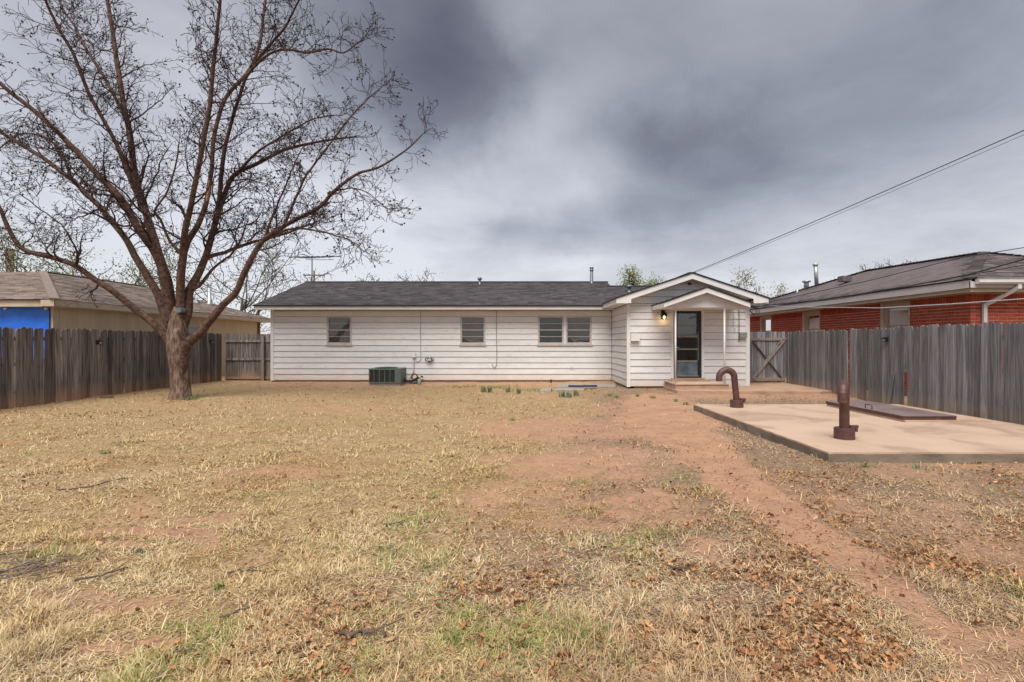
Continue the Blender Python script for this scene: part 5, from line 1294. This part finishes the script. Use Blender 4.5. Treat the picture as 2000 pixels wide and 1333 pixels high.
def stick(label, pts, r, grp='fallen sticks on the lawn'):
    P_ = []
    for x, y in pts: X, Y = gnd(x, y); P_.append(Vector((X, Y, gz1(X, Y))))
    out = []
    for a, b in zip(P_[:-1], P_[1:]):
        for q in range(4): u = q / 4; out.append(a.lerp(b, u) + Vector((random.gauss(0, .008), random.gauss(0, .008), r + .014 + random.uniform(0, .012))))
    out.append(P_[-1] + Vector((0, 0, r + .012))); n = len(out)
    mb = MB(); mb.tube(out, [r * (1.05 - .6 * i / n) * random.uniform(.85, 1.15) for i in range(n)], 7)
    if len(pts) > 2:
        m_ = out[n // 2]; dv = (out[-1] - out[0]).normalized(); sd = Vector((-dv.y, dv.x, .15)); mb.tube([m_, m_ + dv * .09 + sd * .05, m_ + dv * .17 + sd * .12], [r * .5, r * .4, r * .2], 5)
    return tag(mb.build('fallen_stick', 'stick', None, True), label, 'stick', grp)
stick('thick dark crooked stick lying alone at the bottom of the lawn', [(664, 1249), (690, 1252), (712, 1245), (735, 1245), (754, 1250)], .011)
stick('long forked grey stick lying on the lawn below the left fence', [(110, 963), (160, 960), (210, 948), (250, 938)], .007)
stick('thin stick lying on bare dirt right of the twig pile', [(150, 1136), (200, 1125), (250, 1108)], .007)
stick('thin stick slanting on the lawn below the bare dirt patch', [(425, 1212), (460, 1202), (490, 1187)], .006)
stick('short thin stick near the bottom edge left of the thick stick', [(320, 1290), (350, 1280), (382, 1271)], .006)
stick('dark bent stick among leaves right of the middle lawn', [(1312, 1118), (1330, 1121), (1360, 1117)], .009)
stick('thin dark stick in the leaf drift left of the dirt path', [(1470, 1209), (1490, 1208), (1525, 1190)], .007)
stick('dark thin stick lying across straw in the middle left lawn', [(445, 1122), (480, 1118), (510, 1116)], .006)
stick('short stick on straw near the middle of the lawn', [(750, 1027), (765, 1026), (785, 1025)], .006)
stick('thin stick lying along the foot of the left fence', [(194, 779), (210, 778), (222, 777)], .022)
# twig pile
X, Y = gnd(80, 1100); t = thing('twig_pile', 'low heap of grey twigs and leaves on dirt at the left edge', 'twig pile', (X, Y, 0))
for i in range(34):
    cx_, cy_ = gnd(random.gauss(62, 38), random.gauss(1105, 13)); a = random.gauss(.5, .5); ln = random.uniform(.10, .34); z = gz1(cx_, cy_) + random.uniform(.012, .055)
    pts = [Vector((cx_ + math.cos(a) * ln * (u - .5), cy_ + math.sin(a) * ln * (u - .5), z + random.gauss(0, .008))) for u in (0, .33, .66, 1)]
    MB().tube(pts, [.0045, .004, .003, .0015], 5).build('twig', 'grey_twig', t)

def weed(x, y, n, h, sp, label, cols, grp, cat='weed', wide=.006, tl=1.15):
    X, Y = gnd(x, y); z = gz1(X, Y)
    Xs = X + rng.normal(0, sp, n); Ys = Y + rng.normal(0, sp * .8, n)
    me = blades('weed_clump', Xs - X, Ys - Y, np.zeros(n) - .004, rng.uniform(.55, 1.1, n) * h, np.full(n, wide + .0005 * Y), rng.uniform(0, 6.28, n), np.clip(rng.normal(tl, .22, n), .3, 1.5), rng.normal(.35, .3, n), pick(cols, n) * rng.uniform(.75, 1.15, (n, 1)), 'weed')
    o = link('weed_clump', me, None, (X, Y, z))
    if sp > .2: o.name = 'green_grass'; tag(o, label, None, None, 'stuff')
    else: tag(o, label, cat, grp)
G1 = [(.17, .24, .075), (.21, .27, .09), (.13, .19, .065)]; G2 = [(.17, .22, .14), (.14, .19, .12), (.21, .25, .15)]
weed(372, 779, 170, .10, .12, 'bright green grass clump at the right foot of the big tree trunk', G1, 'green tufts')
for x, y, s in ((945, 766, 'leftmost of the grey green bulb clumps in front of the white house'), (957, 766, 'second grey green bulb clump from the left in front of the house'), (993, 766, 'tallest grey green bulb clump standing in front of the white house'), (1013, 769, 'slim grey green bulb clump just right of the tallest one'), (1098, 775, 'grey green bulb clump below the small left paver'), (1110, 776, 'grey green bulb clump below the narrow paver strip'), (1125, 773, 'grey green bulb clump right end of the bulb row')):
    weed(x, y, 46, .24, .035, s, G2, 'bulb clumps before the house', 'plant', .008, 1.3)
for x, y, s in ((1190, 774, 'green weed tuft in front of the wing corner'), (1205, 777, 'second green weed tuft in front of the wing corner'), (1245, 776, 'green weed tuft left of the concrete step'), (1275, 779, 'green weed tuft nearest the concrete step'), (1340, 792, 'green weeds at the far left corner of the slab'), (1320, 786, 'green weed patch between step and slab corner'), (205, 885, 'upright green weed in straw below the left fence'), (1000, 820, 'small green weed in the middle of the far lawn'), (1910, 905, 'bright green tall tuft against the slab front'), (1745, 902, 'grey green tuft standing against the slab front'), (1690, 914, 'low green tuft before the slab front'), (1790, 915, 'flat green tuft right of the grey green tuft before the slab'), (270, 1080, 'blue green weed on bare dirt at the left'), (885, 1250, 'light green tuft right of the thick stick'), (1020, 1265, 'light green tuft among leaves at the bottom'), (1190, 1240, 'light green tuft at the bottom right of centre'), (430, 1150, 'green tuft below the bare patch at the left')):
    weed(x, y, 34, .075 if y > 800 else .12, (.016 if y > 1000 else .030), s, G2 if 'grey' in s or 'blue' in s else G1 + [(.2, .24, .08)], 'green tufts', wide=.004)
for x, y, s in ((1545, 768, 'bright green grass patch at the walk edge, left of two'), (1563, 766, 'bright green grass patch at the walk edge beside the fence')): weed(x, y, 240, .10, .22, s, G1, 'green tufts')
for x, y, s in ((900, 755, 'green grass strip along the house below the single middle window'), (965, 756, 'green grass strip along the house below the hanging cable'), (1050, 762, 'small green grass patch left of the pavers')): weed(x, y, 260, .07, .35, s, [(.20, .23, .08), (.15, .19, .065), (.30, .28, .12)], 'green tufts')
